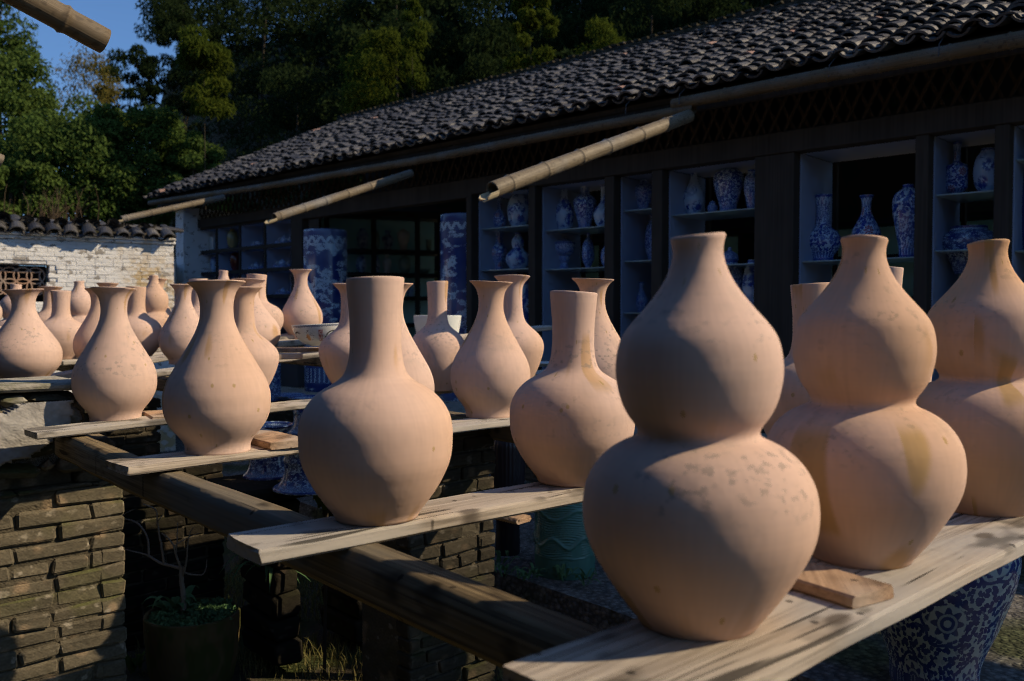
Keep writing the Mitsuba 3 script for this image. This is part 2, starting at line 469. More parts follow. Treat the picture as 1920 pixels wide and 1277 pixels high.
for kind in ('scroll', 'sparse', 'cloud'):
    mat('porcelain_' + kind, prin(proc(blue_white(kind)), 0.16, 0.5))
mat('white_glaze', prin((0.66, 0.70, 0.68), 0.15, 0.5))
mat('olive_glaze', prin((0.22, 0.20, 0.09), 0.2, 0.5))
mat('red_glaze', prin((0.09, 0.015, 0.012), 0.12, 0.5))
mat('celadon_vase', prin((0.20, 0.34, 0.31), 0.15, 0.5))
mat('navy_glaze', prin((0.012, 0.03, 0.16), 0.12, 0.5))
mat('dark_glaze', prin((0.018, 0.015, 0.02), 0.35, 0.4))
mat('plinth_grey', prin((0.075, 0.078, 0.085), 0.7, 0.3))

# ------------------------------------------------------------------ structure: ground, terrace, hill
def ground_fn(p, n, uv):
    c = mix((0.050, 0.042, 0.028), (0.085, 0.072, 0.05), fbm(p.x * 5, p.y * 5, p.z * 5, 3))
    c = mix(c, mi.Color3f(0.035, 0.05, 0.014), smoothstep(0.45, 0.65, fbm(p.x * 2 + 3, p.y * 2, 1.0, 3)) * 0.8)
    return c * (0.6 + 0.7 * noise(p.x * 70, p.y * 70, p.z * 70))


mat('soil', bump(prin(proc(ground_fn), 0.95, 0.1), rough_bump, 1.5))


def terrace_fn(p, n, uv):
    c = mix((0.10, 0.095, 0.085), (0.17, 0.165, 0.15), fbm(p.x * 6, p.y * 6, p.z * 6, 3))
    c = mix(c, mi.Color3f(0.05, 0.062, 0.02), smoothstep(0.48, 0.68, fbm(p.x * 2.4 + 1, p.y * 2.4, p.z * 5, 3)) * 0.85)
    peb = voronoi(p.x * 28 + p.z * 19, p.y * 28 + p.z * 23)
    return c * (0.55 + 0.7 * peb[2]) * (0.7 + 0.5 * smoothstep(0.5, 0.2, peb[0]))


mat('terrace_stone', bump(prin(proc(terrace_fn), 0.9, 0.2), lambda p, n, uv: 0.008 * smoothstep(0.6, 0.1, voronoi(p.x * 28 + p.z * 19, p.y * 28 + p.z * 23)[0]) + 0.004 * noise(p.x * 90, p.y * 90, p.z * 90)))

# building frame: s to the right along the front, D away from the yard
BS, BC = math.sin(math.radians(47)), math.cos(math.radians(47))
BM = frame([0, 0, 0], [BS, -BC, 0], [BC, BS, 0])              # local (s, D, z) -> world


def W(s, D, z):
    return np.array([BS * s + BC * D, -BC * s + BS * D, z])


def on_front(px, py, D):                                      # the (s, z) where a pixel meets the upright plane at D
    d = ray(px, py)
    k = D / (d[0] * BC + d[1] * BS)
    p = d * k
    return p[0] * BS - p[1] * BC, EYE + p[2]


KB = 1.385                                                    # size of the building against the first estimate
DF, DE, DR = 5.2 * KB, 4.8 * KB, 7.59 * KB                    # front beam, eave, ridge
Z_EAVE, Z_RIDGE = EYE + 0.298 * DE, EYE + 0.3634 * DR
S_L, S_R = -10.5 * KB, 3.0
Z_FLOOR = 0.42


Z_G = -0.52                                                   # level of the yard


def sm(t):
    t = np.clip(t, 0, 1)
    return t * t * (3 - 2 * t)


def hill_h(x, y):
    dh = 0.259 * x + 0.966 * y
    k = sm((x + 0.42 * (y - 30) + 15.5) / 6.0)
    h = 34 * (1 - np.exp(-np.clip(dh - 20, 0, None) * 0.92 / 34))
    left = np.clip(y - 26, 0, 60) * 0.08
    d2 = -0.64 * x - 0.77 * y
    back = 17 * (1 - np.exp(-np.clip(d2 - 12, 0, None) * 0.8 / 17))  # unseen slope behind the camera, added to hold back skylight
    u = y - 0.14 * x
    lft = 9 * sm((-x - 0.66 * y - 8) / 14)  # unseen rise beyond the left edge, added to cut skylight
    right = (27 + 0.9 * np.clip(u - 19, 0, 30)) * sm((x - 14) / 10) * sm((u - 15.5) / 3)  # unseen ridge added to keep sun off the forest slope
    return Z_G + np.maximum(np.maximum(h * k + left * (1 - k), back), np.maximum(right, lft))


# one ground sheet, fine near, coarse far
def ground_mesh():
    xs = np.concatenate([[-900, -300, -120, -70], np.arange(-48, 49, 1.5), [70, 120, 300, 900]])
    ys = np.concatenate([[-900, -200, -60, -25], np.arange(-12, 82, 1.5), [110, 200, 500, 1500]])
    X, Y = np.meshgrid(xs, ys, indexing='ij')
    Z = hill_h(X, Y) + 0.9 * (meshkit.fbm(np.stack([X * 0.2, Y * 0.2, X * 0], -1), 3) - 0.5) * np.clip((0.259 * X + 0.966 * Y - 20) / 6, 0, 1)
    far = np.clip((np.hypot(X, Y) - 90) / 100, 0, 1)
    Z = Z * (1 - far) + Z_G * far
    v = np.stack([X, Y, Z], -1).reshape(-1, 3)
    n = len(ys)
    i, j = np.meshgrid(np.arange(len(xs) - 1), np.arange(n - 1), indexing='ij')
    a = i * n + j
    return v, np.stack([a, a + n, a + n + 1, a + 1], -1).reshape(-1, 4)


struct('ground', ground_mesh(), 'soil', smooth=True)

# raised stone terrace behind the rail: edge runs along the rails
Z_T = -0.15
e0 = at_z(1130, 1140, Z_T)
vv, uu = np.array([VX, VY, 0.0]), np.array([UX, UY, 0.0])
nu = np.array([VY, -VX, 0.0])                                 # across the rails, away from the camera
TM = frame(e0 * [1, 1, 0], vv, -nu)                           # x along rails (far), y towards the grass


def terrace_mesh():
    nx, ny = 70, 30
    xs = np.linspace(-3.2, 9, nx)
    ys = np.concatenate([[0.02, 0.0], -np.geomspace(0.06, 5.6, ny - 2)])
    X, Y = np.meshgrid(xs, ys, indexing='ij')
    Z = np.full_like(X, Z_T) + 0.012 * (meshkit.fbm(np.stack([X * 4, Y * 4, X * 0], -1), 3) - 0.5)
    Z[:, 0] = Z_G - 0.1
    Y[:, 0] += 0.03
    Y[:, :2] += 0.05 * (meshkit.noise(np.stack([X[:, :2] * 5, X[:, :2] * 0, X[:, :2] * 0], -1)) - 0.5)
    v = np.stack([X, Y, Z], -1).reshape(-1, 3)
    i, j = np.meshgrid(np.arange(nx - 1), np.arange(ny - 1), indexing='ij')
    a = i * ny + j
    m = trimesh.Trimesh(v, np.vstack([np.stack([a, a + 1, a + ny + 1], -1).reshape(-1, 3), np.stack([a, a + ny + 1, a + ny], -1).reshape(-1, 3)]), process=False)
    return moved(m, TM)


struct('terrace', terrace_mesh(), 'terrace_stone', smooth=40, label='dark mossy stone terrace behind the rail')


def bricks(parent, M, length, z0, z1, bsdf, bl=0.235, bh=0.055, bd=0.11, joint=0.012, jit=0.0025, chip=0.009, off=0.006, limit=300, name='brick', skip=None, seed=1, start=0.0):
    """Lays courses on the face y=0 of frame M (x along, y outward)."""
    q = np.random.default_rng(seed)
    k = 0
    rest = []
    z, row = z0, 0
    while z < z1 - 0.01:
        h = min(bh, z1 - z)
        x = start - (bl / 2 if row % 2 else 0) - q.uniform(0, 0.03)
        while x < length + start:
            l = bl if q.random() < 0.72 else bl * 0.5
            x0, x1 = max(x, start), min(x + l, length + start)
            if x1 - x0 > 0.04 and not (skip and skip((x0 + x1) / 2, z + h / 2)):
                b = cbox(x1 - x0, bd, h, chip, (0, 0, 0), jit, q)
                b.apply_transform(trimesh.transformations.rotation_matrix(q.normal(0, 0.012), [0, 1, 0]))
                b.apply_translation([(x0 + x1) / 2, -bd / 2 + q.normal(0, off), z + h / 2])
                b = moved(b, M)
                if k < limit:
                    put(name, b, bsdf, parent, smooth=28)
                else:
                    rest.append(b)
                k += 1
            x += l + joint
        z += h + joint
        row += 1
    if rest:
        kk = put('small_' + name, cat(rest), bsdf, parent, smooth=28)
        labels[kk] = {'kind': 'stuff'}
    return k


# ------------------------------------------------------------------ the showroom building
B = thing('gallery_building', 'long low tile-roofed gallery with open display shelves of blue and white porcelain under dark eaves', 'building')


def lbox(name, s0, s1, D0, D1, z0, z1, bsdf, parent=B, c=0.006, **k):
    return put(name, moved(cbox(s1 - s0, D1 - D0, z1 - z0, c, ((s0 + s1) / 2, (D0 + D1) / 2, (z0 + z1) / 2)), BM), bsdf, parent, **k)


# floor plinth with a brick edge
lbox('floor_slab', S_L + 0.3, S_R, DF - 1.0, DR + 3.5, Z_FLOOR - 0.06, Z_FLOOR, 'slab')
lbox('plinth', S_L + 0.35, S_R, DF - 0.93, DR + 3.4, -0.6, Z_FLOOR - 0.06, 'mortar')
PM = wall_frame(W(S_L + 9.35, DF - 0.93, 0), [-BC, -BS, 0])
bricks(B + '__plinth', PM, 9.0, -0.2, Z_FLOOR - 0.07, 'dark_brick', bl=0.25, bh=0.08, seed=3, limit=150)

# beam and posts
Z_BT = EYE + 0.2174 * DF
Z_BB = EYE + 0.2174 * DF * 0.80


def fs(px):
    return on_front(px, 585, DF)[0]


z_b_right = on_front(1600, 272, DF)[1]
Z_BB = on_front(1180, 327, DF)[1]
lbox('beam', fs(890), S_R, DF - 0.06, DF + 0.1, Z_BB, Z_BT, 'dark_wood')
lbox('beam', fs(363), fs(551), DF - 0.05, DF + 0.1, on_front(365, 430, DF)[1], Z_BT, 'dark_wood')
lbox('beam', fs(551), fs(890), DF - 0.05, DF + 0.1, Z_BT - 0.22, Z_BT, 'dark_wood')
for a, b in ((551, 572), (879, 889), (995, 1008), (1137, 1155), (1225, 1245), (1417, 1490), (1715, 1740), (1862, 1890)):
    lbox('post', fs(a), fs(b), DF - 0.045, DF + 0.08, Z_FLOOR, Z_BB if a > 600 else Z_BT - 0.2, 'dark_wood')
# display bays: side panels, glass shelves, inner mullions
Z_SILL = 0.62
bays = [(889, 995, (430, 507)), (1008, 1137, (433, 505.5)), (1155, 1225, (396, 490, 586)), (1245, 1417, (404, 500, 590)), (1490, 1715, (490, 600)), (1740, 1862, (366, 470, 580)), (1890, 1990, (300, 470))]
DP = 0.48 * KB
bay_s = []
for a, b, sh in bays:
    s0, s1 = fs(a), fs(b)
    fr_ = put('display_window', moved(cbox(s1 - s0, 0.10, 0.08, 0.004, ((s0 + s1) / 2, DF + 0.02, Z_SILL - 0.04)), BM), 'dark_wood', B)
    for s, w in ((s0 - 0.012, 0.02), (s1 - 0.008, 0.02)):
        put('side_panel', moved(cbox(w, DP, Z_BB - Z_SILL, 0.003, (s + w / 2, DF + 0.082 + DP / 2, (Z_BB + Z_SILL) / 2)), BM), 'panel', fr_)
    put('soffit', moved(cbox(s1 - s0, DP, 0.03, 0.003, ((s0 + s1) / 2, DF + 0.085 + DP / 2, Z_BB + 0.02)), BM), 'panel', fr_)
    for s in (s0 + 0.03, s1 - 0.03):
        put('mullion', moved(cbox(0.035, 0.05, Z_BB - Z_SILL, 0.003, (s, DF + 0.11 + DP, (Z_BB + Z_SILL) / 2)), BM), 'dark_wood', fr_)
    for py in sh:
        z = on_front(a + 2, py, DF + 0.10)[1]
        put('shelf', moved(cbox(s1 - s0 - 0.02, DP - 0.06, 0.012, 0.002, ((s0 + s1) / 2, DF + 0.08 + DP / 2, z - 0.006)), BM), 'shelf_glass', fr_)
    bay_s.append((s0, s1))
# lower apron of the bays and the dark room behind
lbox('apron', fs(890), S_R, DF + 0.0, DF + 0.06, Z_FLOOR, Z_SILL - 0.085, 'dark_wood')
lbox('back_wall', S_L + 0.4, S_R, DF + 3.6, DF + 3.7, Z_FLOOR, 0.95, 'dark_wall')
lbox('back_wall', S_L + 0.4, S_R, DF + 3.6, DF + 3.7, 2.25, Z_RIDGE - 0.9, 'dark_wall')  # the gap under this strip is added to backlight the cabinets
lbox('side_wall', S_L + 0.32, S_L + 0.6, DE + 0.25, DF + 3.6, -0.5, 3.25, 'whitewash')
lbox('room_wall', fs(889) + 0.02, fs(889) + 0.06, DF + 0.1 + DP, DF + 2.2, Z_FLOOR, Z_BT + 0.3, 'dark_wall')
# an inner cabinet that shows through the open backs of the bays
cab = put('inner_cabinet', moved(cbox(S_R - fs(900), 0.03, 1.7, 0.003, ((S_R + fs(900)) / 2, DF + 1.55, 1.5)), BM), 'inner_panel', B)
for zz in (0.75, 1.2, 1.62, 2.02, 2.36):
    put('rail', moved(cbox(S_R - fs(900), 0.3, 0.05, 0.003, ((S_R + fs(900)) / 2, DF + 1.38, zz)), BM), 'black_frame', cab)
s = fs(900) + 0.2
while s < S_R:
    put('stile', moved(cbox(0.05, 0.28, 1.7, 0.003, (s, DF + 1.38, 1.5)), BM), 'black_frame', cab)
    s += 0.62
# cubby shelves at the left end
CD = 0.42
cols = [369, 406.5, 450, 497, 551]
zc = [on_front(497, y, DF)[1] for y in (413, 462, 506.5, 556, 610)]
cub = put('cubby_shelf', moved(cbox(fs(551) - fs(363), 0.03, zc[0] - Z_FLOOR, 0.003, ((fs(551) + fs(363)) / 2, DF + CD + 0.02, (zc[0] + Z_FLOOR) / 2)), BM), 'panel', B)
for c in cols:
    dv = put('divider', moved(cbox(0.03, CD - 0.03, zc[0] - Z_FLOOR, 0.003, (fs(c), DF + 0.03 + CD / 2 - 0.015, (zc[0] + Z_FLOOR) / 2)), BM), 'panel', cub)
    put('edge', moved(cbox(0.04, 0.03, zc[0] - Z_FLOOR, 0.003, (fs(c), DF + 0.013, (zc[0] + Z_FLOOR) / 2)), BM), 'dark_wood', cub)
for z in zc:
    for a, b in zip(cols[:-1], cols[1:]):
        put('board', moved(cbox(fs(b) - fs(a) - 0.036, CD - 0.03, 0.05, 0.003, ((fs(a) + fs(b)) / 2, DF + 0.03 + CD / 2 - 0.015, z)), BM), 'panel', cub)
        put('lip', moved(cbox(fs(b) - fs(a) - 0.044, 0.025, 0.06, 0.003, ((fs(a) + fs(b)) / 2, DF + 0.012, z)), BM), 'dark_wood', cub)
# lattice under the eave: two layers of slanting slats
lat = put('lattice', moved(cbox(S_R - fs(363), 0.05, 0.05, 0.004, ((S_R + fs(363)) / 2, DF + 0.02, Z_BT + 0.47)), BM), 'dark_wood', B)
s, i = fs(363), 0
while s < 1.4:
    for sg, dd in ((1, -0.012), (-1, 0.012)):
        sl = cbox(0.026, 0.014, 0.50, 0.002)
        sl.apply_transform(trimesh.transformations.rotation_matrix(sg * 0.46 + rng.normal(0, 0.01), [0, 1, 0]))
        sl.apply_translation([s + 0.07, DF + dd, Z_BT + 0.225])
        put('slat', moved(sl, BM), 'slat_wood', lat)
    s += 0.135
# roof deck, rafters, eave board
sl_dir = np.array([0, DR - DE, Z_RIDGE - Z_EAVE])
SL = np.linalg.norm(sl_dir)
RM = BM @ frame([0, DE, Z_EAVE], [1, 0, 0], sl_dir)           # local (s, up the slope, out of the roof)
roof = put('roof', moved(cbox(S_R - S_L, SL, 0.05, 0.004, ((S_R + S_L) / 2, SL / 2 + 0.02, -0.105)), RM), 'dark_wood', B)
rsl = put('rear_slope', moved(cbox(S_R - S_L, 3.2, 0.08, 0.004, ((S_R + S_L) / 2, 0, 0)), BM @ frame([0, DR + 1.42, Z_RIDGE - 0.78], [1, 0, 0], [0, 2.84, -1.5])), 'roof_tile', B, uv=None)
put('eave_board', moved(cbox(S_R - S_L, 0.035, 0.17, 0.004, ((S_R + S_L) / 2, DE + 0.11, Z_EAVE - 0.13)), BM), 'dark_wood', roof)
s = S_L + 0.15
while s < S_R:
    put('rafter', moved(cbox(0.07, 1.6, 0.09, 0.004, (s, 0.92, -0.178)), RM), 'dark_wood', roof)
    s += 0.62


def tile_mesh(conv, q, w=0.205, l=0.23, th=0.014, seg=7, lip=0.010):
    """A curved roof tile, its axis along y (up the slope)."""
    A = math.radians(62)
    R = w / 2 / math.sin(A)
    a = np.linspace(-A, A, seg + 1)
    pts = []
    for k, (y, rs) in enumerate(((0, 1.03), (l, 0.95))):
        for r in (R, R - th):
            x = r * np.sin(a) * rs
            z = (r * np.cos(a) - R * math.cos(A)) * (1 if conv else -1)
            pts.append(np.stack([x, np.full_like(x, y), z + (lip if y == 0 else 0)], 1))
    v = np.vstack(pts)
    n = seg + 1
    f = []
    for j in range(seg):
        o0, i0, o1, i1 = j, n + j, 2 * n + j, 3 * n + j
        f += [[o0, o0 + 1, o1 + 1], [o0, o1 + 1, o1], [i0, i1 + 1, i0 + 1], [i0, i1, i1 + 1], [o0, i0, i0 + 1], [o0, i0 + 1, o0 + 1]]
    for e in (0, seg):
        f += [[e, 2 * n + e, 3 * n + e], [e, 3 * n + e, n + e]]
    m = trimesh.Trimesh(v, f, process=False)
    return m


def place_tiles(parent, M, s0, s1, length, pitch, expo, limit, seed, w=0.205, rank=None, l=0.23, th=0.014, lip=0.01, dz0=0.0):
    q = np.random.default_rng(seed)
    tiles = []
    n = int((s1 - s0) / pitch)
    for c in range(n * 2 + 1):
        conv = c % 2 == 1
        s = s0 + c * pitch / 2
        y = -0.10 + q.uniform(-0.03, 0.03) + (0.03 if conv else 0)
        while y < length - 0.05:
            m = tile_mesh(conv, q, w * q.uniform(0.9, 1.06), l, th, 6, lip)
            m.apply_transform(trimesh.transformations.rotation_matrix(q.normal(0, 0.085), [0, 0, 1]))
            m.apply_transform(trimesh.transformations.rotation_matrix(q.normal(-0.02, 0.035), [1, 0, 0]))
            m.apply_transform(trimesh.transformations.rotation_matrix(q.normal(0, 0.06), [0, 1, 0]))
            dz = (0.022 if conv else 0.028) + dz0 + q.normal(0, 0.007)
            m.apply_translation([s + q.normal(0, 0.010), y, dz - 0.03])
            tiles.append((m, q.random(), (s, y)))
            y += expo * q.uniform(0.8, 1.25)
    order = sorted(range(len(tiles)), key=lambda i: rank(tiles[i][2])) if rank else range(len(tiles))
    rest = []
    for i, k in enumerate(order):
        m, r, _ = tiles[k]
        m = moved(m, M)
        red = r > 0.9955
        uv = np.tile([[20.0 * int(r * 1000) + 1.0, 0.0]], (len(m.vertices), 1))
        if i < limit:
            put('tile', m, 'red_tile' if red else 'roof_tile', parent, uv=uv)
        else:
            rest.append((m, uv, red))
    for red in (False, True):
        g = [x for x in rest if x[2] == red]
        if g:
            k = put('red_tiles' if red else 'tiles', cat([x[0] for x in g]), 'red_tile' if red else 'roof_tile', parent, uv=np.vstack([x[1] for x in g]))
            labels[k] = {'kind': 'stuff'}


def roof_rank(sy):
    p = (RM @ np.array([sy[0], sy[1], 0, 1]))[:3]
    return p[1] + (100 if abs(p[0] / p[1]) > 0.6 else 0)


place_tiles(B + '__roof', RM, S_L, S_R - 0.2, SL + 0.05, 0.195, 0.155, 285, 11, rank=roof_rank, l=0.225, th=0.017, lip=0.033, w=0.168, dz0=-0.005)
# ridge: a low bank of tiles set on edge
rk = put('ridge', moved(cbox(S_R - S_L, 0.16, 0.10, 0.01, ((S_R + S_L) / 2, DR, Z_RIDGE + 0.02)), BM), 'dark_brick', B)
q = np.random.default_rng(5)
s = S_L + 0.1
while s < S_R - 0.2:
    m = cbox(0.10, 0.17, 0.035, 0.005, (0, 0, 0), 0.004, q)
    m.apply_transform(trimesh.transformations.rotation_matrix(q.normal(0, 0.12), [0, 1, 0]))
    m.apply_translation([s, DR, Z_RIDGE + 0.085 + q.normal(0, 0.006)])
    put('cap_tile', moved(m, BM), 'dark_brick', rk)
    s += 0.135

# ------------------------------------------------------------------ bamboo poles
def bamboo(name, label, p0, p1, r, cut0=False, cut1=True, sag=0.0, group=None, seed=0, r1=None, rotz=0.0, node=0.30, skin='bamboo'):
    """A hollow culm from p0 to p1 with nodes; its far part is cut open along the top like a gutter."""
    p0, p1 = np.array(p0, float), np.array(p1, float)
    L = np.linalg.norm(p1 - p0)
    q = np.random.default_rng(seed)
    k = thing(name, label, 'bamboo pole', group)
    ys = [0.0]
    nodes = []
    y = q.uniform(0.1, node)
    while y < L - 0.02:
        nodes.append(y)
        y += node * q.uniform(0.85, 1.15)
    ys = np.unique(np.concatenate([np.linspace(0, L, max(12, int(L / 0.06))), *[[n - 0.014, n - 0.005, n, n + 0.006, n + 0.016] for n in nodes]]))
    ys = ys[(ys >= 0) & (ys <= L)]
    rr = np.linspace(r, r1 or r, len(ys))
    for n in nodes:
        rr = rr * (1 + 0.13 * np.exp(-((ys - n) / 0.008) ** 2) - 0.03 * np.exp(-((ys - n - 0.03) / 0.02) ** 2))
    seg = 28
    th = np.linspace(0, 2 * PI, seg + 1)
    verts, uvs = [], []
    bend = sag * np.sin(PI * ys / L)
    wig = 0.012 * np.sin(ys * 1.7 + seed) * min(L, 3) / 3
    for inner in (0, 1):
        for yy, rad, b, wg in zip(ys, rr, bend, wig):
            rd = rad * (0.80 if inner else 1.0)
            verts.append(np.stack([rd * np.cos(th) + wg, np.full_like(th, yy), rd * np.sin(th) - b], 1))
            uvs.append(np.stack([th, np.full_like(th, yy)], 1))
    v, uv = np.vstack(verts), np.vstack(uvs)
    n, m = len(ys), seg + 1
    f = []
    for i in range(n - 1):
        for j in range(seg):
            a = i * m + j
            f.append([a, a + m, a + m + 1, a + 1])
            a += n * m
            f.append([a, a + 1, a + m + 1, a + m])
    for i in (0, n - 1):
        for j in range(seg):
            a, b = i * m + j, (n + i) * m + j
            f.append([a, a + 1, b + 1, b] if i == 0 else [a, b, b + 1, a + 1])
    ax = (p1 - p0) / L
    ex = np.cross(ax, [0, 0, 1.0])
    M = np.eye(4)
    M[:3, 0], M[:3, 1], M[:3, 2], M[:3, 3] = ex / np.linalg.norm(ex), ax, np.cross(ex / np.linalg.norm(ex), ax), p0
    v = v @ M[:3, :3].T + M[:3, 3]
    put('culm', (v, np.array(f)), skin, k, smooth=True, uv=uv)
    # the torn half beyond the cut: a short trough
    if cut1:
        R = rr[-1]
        a = np.linspace(PI * 1.05, PI * 1.95, 9)
        t = np.linspace(0, 0.10, 4)
        outv = [[R * (1 if o == 0 else 0.82) * math.cos(x), yy + 0.02 * math.sin(x * 7) * (yy / 0.1), R * (1 if o == 0 else 0.82) * math.sin(x)] for o in (0, 1) for yy in t for x in a]
        f2 = []
        A, Tn = len(a), len(t)
        for i in range(Tn - 1):
            for j in range(A - 1):
                p = i * A + j
                f2.append([p, p + A, p + A + 1, p + 1])
                p += A * Tn
                f2.append([p, p + 1, p + A + 1, p + A])
        for i in range(Tn - 1):
            for j in (0, A - 1):
                p, o = i * A + j, (Tn + i) * A + j
                f2.append([p, o, o + A, p + A])
        for j in range(A - 1):
            p, o = (Tn - 1) * A + j, (2 * Tn - 1) * A + j
            f2.append([p, p + 1, o + 1, o])
        vv2 = np.array(outv) + [0, L + 0.001, 0]
        put('torn_lip', (vv2 @ M[:3, :3].T + M[:3, 3], np.array(f2)), 'bamboo_cut', k)
    return k


DG = 4.74 * KB
def gut(px, py, D=DG):
    s, z = on_front(px, py, D)
    return W(s, D, z)


g_a, g_b, g_c = gut(2150, 28), gut(1262, 196), gut(280, 381)
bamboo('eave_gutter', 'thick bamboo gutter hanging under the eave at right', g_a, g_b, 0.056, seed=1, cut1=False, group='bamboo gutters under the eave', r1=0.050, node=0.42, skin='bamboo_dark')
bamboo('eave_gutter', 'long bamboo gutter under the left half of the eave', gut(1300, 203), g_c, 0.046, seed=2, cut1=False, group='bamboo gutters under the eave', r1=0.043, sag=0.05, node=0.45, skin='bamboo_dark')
# wire hangers
for px in (1180, 1280, 1560, 1765):
    s, z = on_front(px, 192 - (px - 1280) * 0.186, DG)
    w = tube([W(s, DG - 0.06, z - 0.03), W(s, DG - 0.05, z + 0.06), W(s, DG + 0.1, z + 0.17)], 0.004, 6)
    t = thing('wire_hanger', f'thin wire loop holding the bamboo gutter to the eave board, {["first", "second", "third", "fourth"][(1180, 1280, 1560, 1765).index(px)]} from the left', 'wire', 'wire loops on the gutter')
    put('loop', w, 'wire', t)


def spout(label, a, b, s_out, r, seed, node=0.32):
    s, z = on_front(a[0], a[1], DG - 0.02)
    p0 = W(s, DG - 0.02, z)
    p1 = W(s, DG - 0.02 - s_out * KB, 0)
    d = ray(*b)
    # move along the outward line until the pixel column agrees
    k = np.linspace(0.3, 3.5, 2000)
    pts = np.stack([p0[0] - BC * k, p0[1] - BS * k], 1)
    i = np.argmin(np.abs(pts[:, 0] / pts[:, 1] - d[0] / d[1]))
    y = pts[i, 1]
    p1 = np.array([pts[i, 0], y, EYE + d[2] / d[1] * y])
    bamboo('bamboo_spout', label, p0, p1, r, seed=seed, group='bamboo spouts running down from the eave', node=node)


spout('pale bamboo spout slanting down from the eave, nearest and thickest of the three', (1290, 218), (925, 356), 1.775, 0.056, 4, 0.40)
spout('bamboo spout over the middle of the gallery in front of the dark doorway', (770, 325), (515, 408), 1.297, 0.046, 5)
spout('bamboo spout at the far left end of the eave above the white wall', (420, 370), (228, 411), 1.09, 0.044, 6)
# the shed on the near left: only its spouts reach the picture
end1 = at_y(197, 77, 3.4)
shed_dir = np.array([-BC, -BS, 0.0])
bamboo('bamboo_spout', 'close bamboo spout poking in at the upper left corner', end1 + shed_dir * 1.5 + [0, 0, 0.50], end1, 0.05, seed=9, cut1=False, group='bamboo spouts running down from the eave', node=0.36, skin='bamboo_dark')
end2 = at_y(3, 302, 6.2)
bamboo('bamboo_spout', 'tip of a bamboo spout at the left edge in front of the trees', end2 + shed_dir * 1.5 + [0, 0, 0.50], end2, 0.045, seed=10, cut1=False, group='bamboo spouts running down from the eave')
sh = thing('open_shed', 'open shed roof beyond the left edge that carries two bamboo spouts', 'shed')
SM = BM @ frame([0, 0, 0], [1, 0, 0], [0, 1, 0])
de = float(end1[0] * BC + end1[1] * BS) - 1.45
se = float(end1[0] * BS - end1[1] * BC)
put('gutter', tube([W(se + 9, de, end1[2] + 0.47), W(se - 14, de, end1[2] + 0.47)], 0.06, 12), 'bamboo', sh)
put('roof', moved(cbox(15, 4.6, 0.08, 0.01, (0, 0, 0)), BM @ frame([se + 2.5, de - 2.0, end1[2] + 1.45], [1, 0, 0], [0, 1, -0.45])), 'dark_wood', sh)
put('back_wall', moved(cbox(15, 0.2, end1[2] + 2.6, 0.01, (se + 2.5, de - 3.9, (end1[2] + 2.0) / 2 - 0.3)), BM), 'dark_brick', sh)  # unseen wall, added to block low skylight from behind the camera
for k in (-12, -8, 5):
    put('post', moved(cbox(0.14, 0.14, end1[2] + 0.9, 0.01, (se + k, de - 0.25, (end1[2] + 0.5) / 2 - 0.2)), BM), 'dark_wood', sh)

# ------------------------------------------------------------------ white boundary wall with tile cap and lattice window
WW = thing('white_wall', 'whitewashed brick wall with ochre stains, a grey tile cap and a round-lattice window', 'wall')
wa = math.radians(57)
wdir = np.array([math.sin(wa), math.cos(wa), 0])               # towards the building
wout = np.array([math.cos(wa), -math.sin(wa), 0])              # towards the yard
corner = at_y(327, 585, 10.3) * [1, 1, 0]
WFM = wall_frame(corner, wout)                                 # x runs left from the corner? see sign below
sgn = 1 if np.dot(WFM[:3, 0], -wdir) > 0 else -1


def on_wall(px, py):
    d = ray(px, py)
    k = np.dot(corner, wout) / np.dot(d, wout)
    p = d * k
    return float(np.dot(p - corner, -wdir)), EYE + p[2]


w_top = on_wall(150, 452)[1]
wx1, wz1 = on_wall(92, 496)
_, wz0 = on_wall(92, 566)
win = (wx1, wx1 + 1.2, wz0, wz1)
# core of the wall in pieces round the window
LW = 6.0


def wbox(name, x0, x1, y0, y1, z0, z1, bsdf, parent=WW, c=0.006):
    b = cbox(x1 - x0, y1 - y0, z1 - z0, c, (sgn * (x0 + x1) / 2, (y0 + y1) / 2, (z0 + z1) / 2))
    return put(name, moved(b, WFM), bsdf, parent)


wbox('core', 0, win[0], -0.35, -0.012, -0.6, w_top, 'whitewash')
wbox('core', win[0], win[1], -0.35, -0.012, -0.6, win[2], 'whitewash')
wbox('core', win[0], win[1], -0.35, -0.012, win[3], w_top, 'whitewash')
wbox('core', win[1], LW, -0.35, -0.012, -0.6, w_top, 'whitewash')
WB = WFM.copy()
if sgn < 0:
    WB[:3, 3] = WFM[:3, 3] - WFM[:3, 0] * LW


def wskip(x, z):
    xx = x if sgn > 0 else LW - x
    return win[0] - 0.05 < xx < win[1] + 0.1 and win[2] - 0.02 < z < win[3] + 0.02 or xx > 2.6


bricks(WW, WB, LW, 1.50, w_top - 0.01, 'whitewash', bl=0.19, bh=0.0445, joint=0.0025, jit=0.0012, chip=0.003, off=0.0014, seed=21, skip=wskip)
rt = W(-10.4 * KB, 5.1 * KB, 0) - corner
rl = np.linalg.norm(rt[:2])
put('return_wall', moved(cbox(0.24, rl, w_top + 0.6, 0.01, (-0.16, rl / 2 + 0.1, w_top / 2 - 0.3)), frame(corner, np.cross(rt / rl, [0, 0, 1.0]), rt)), 'whitewash', WW)
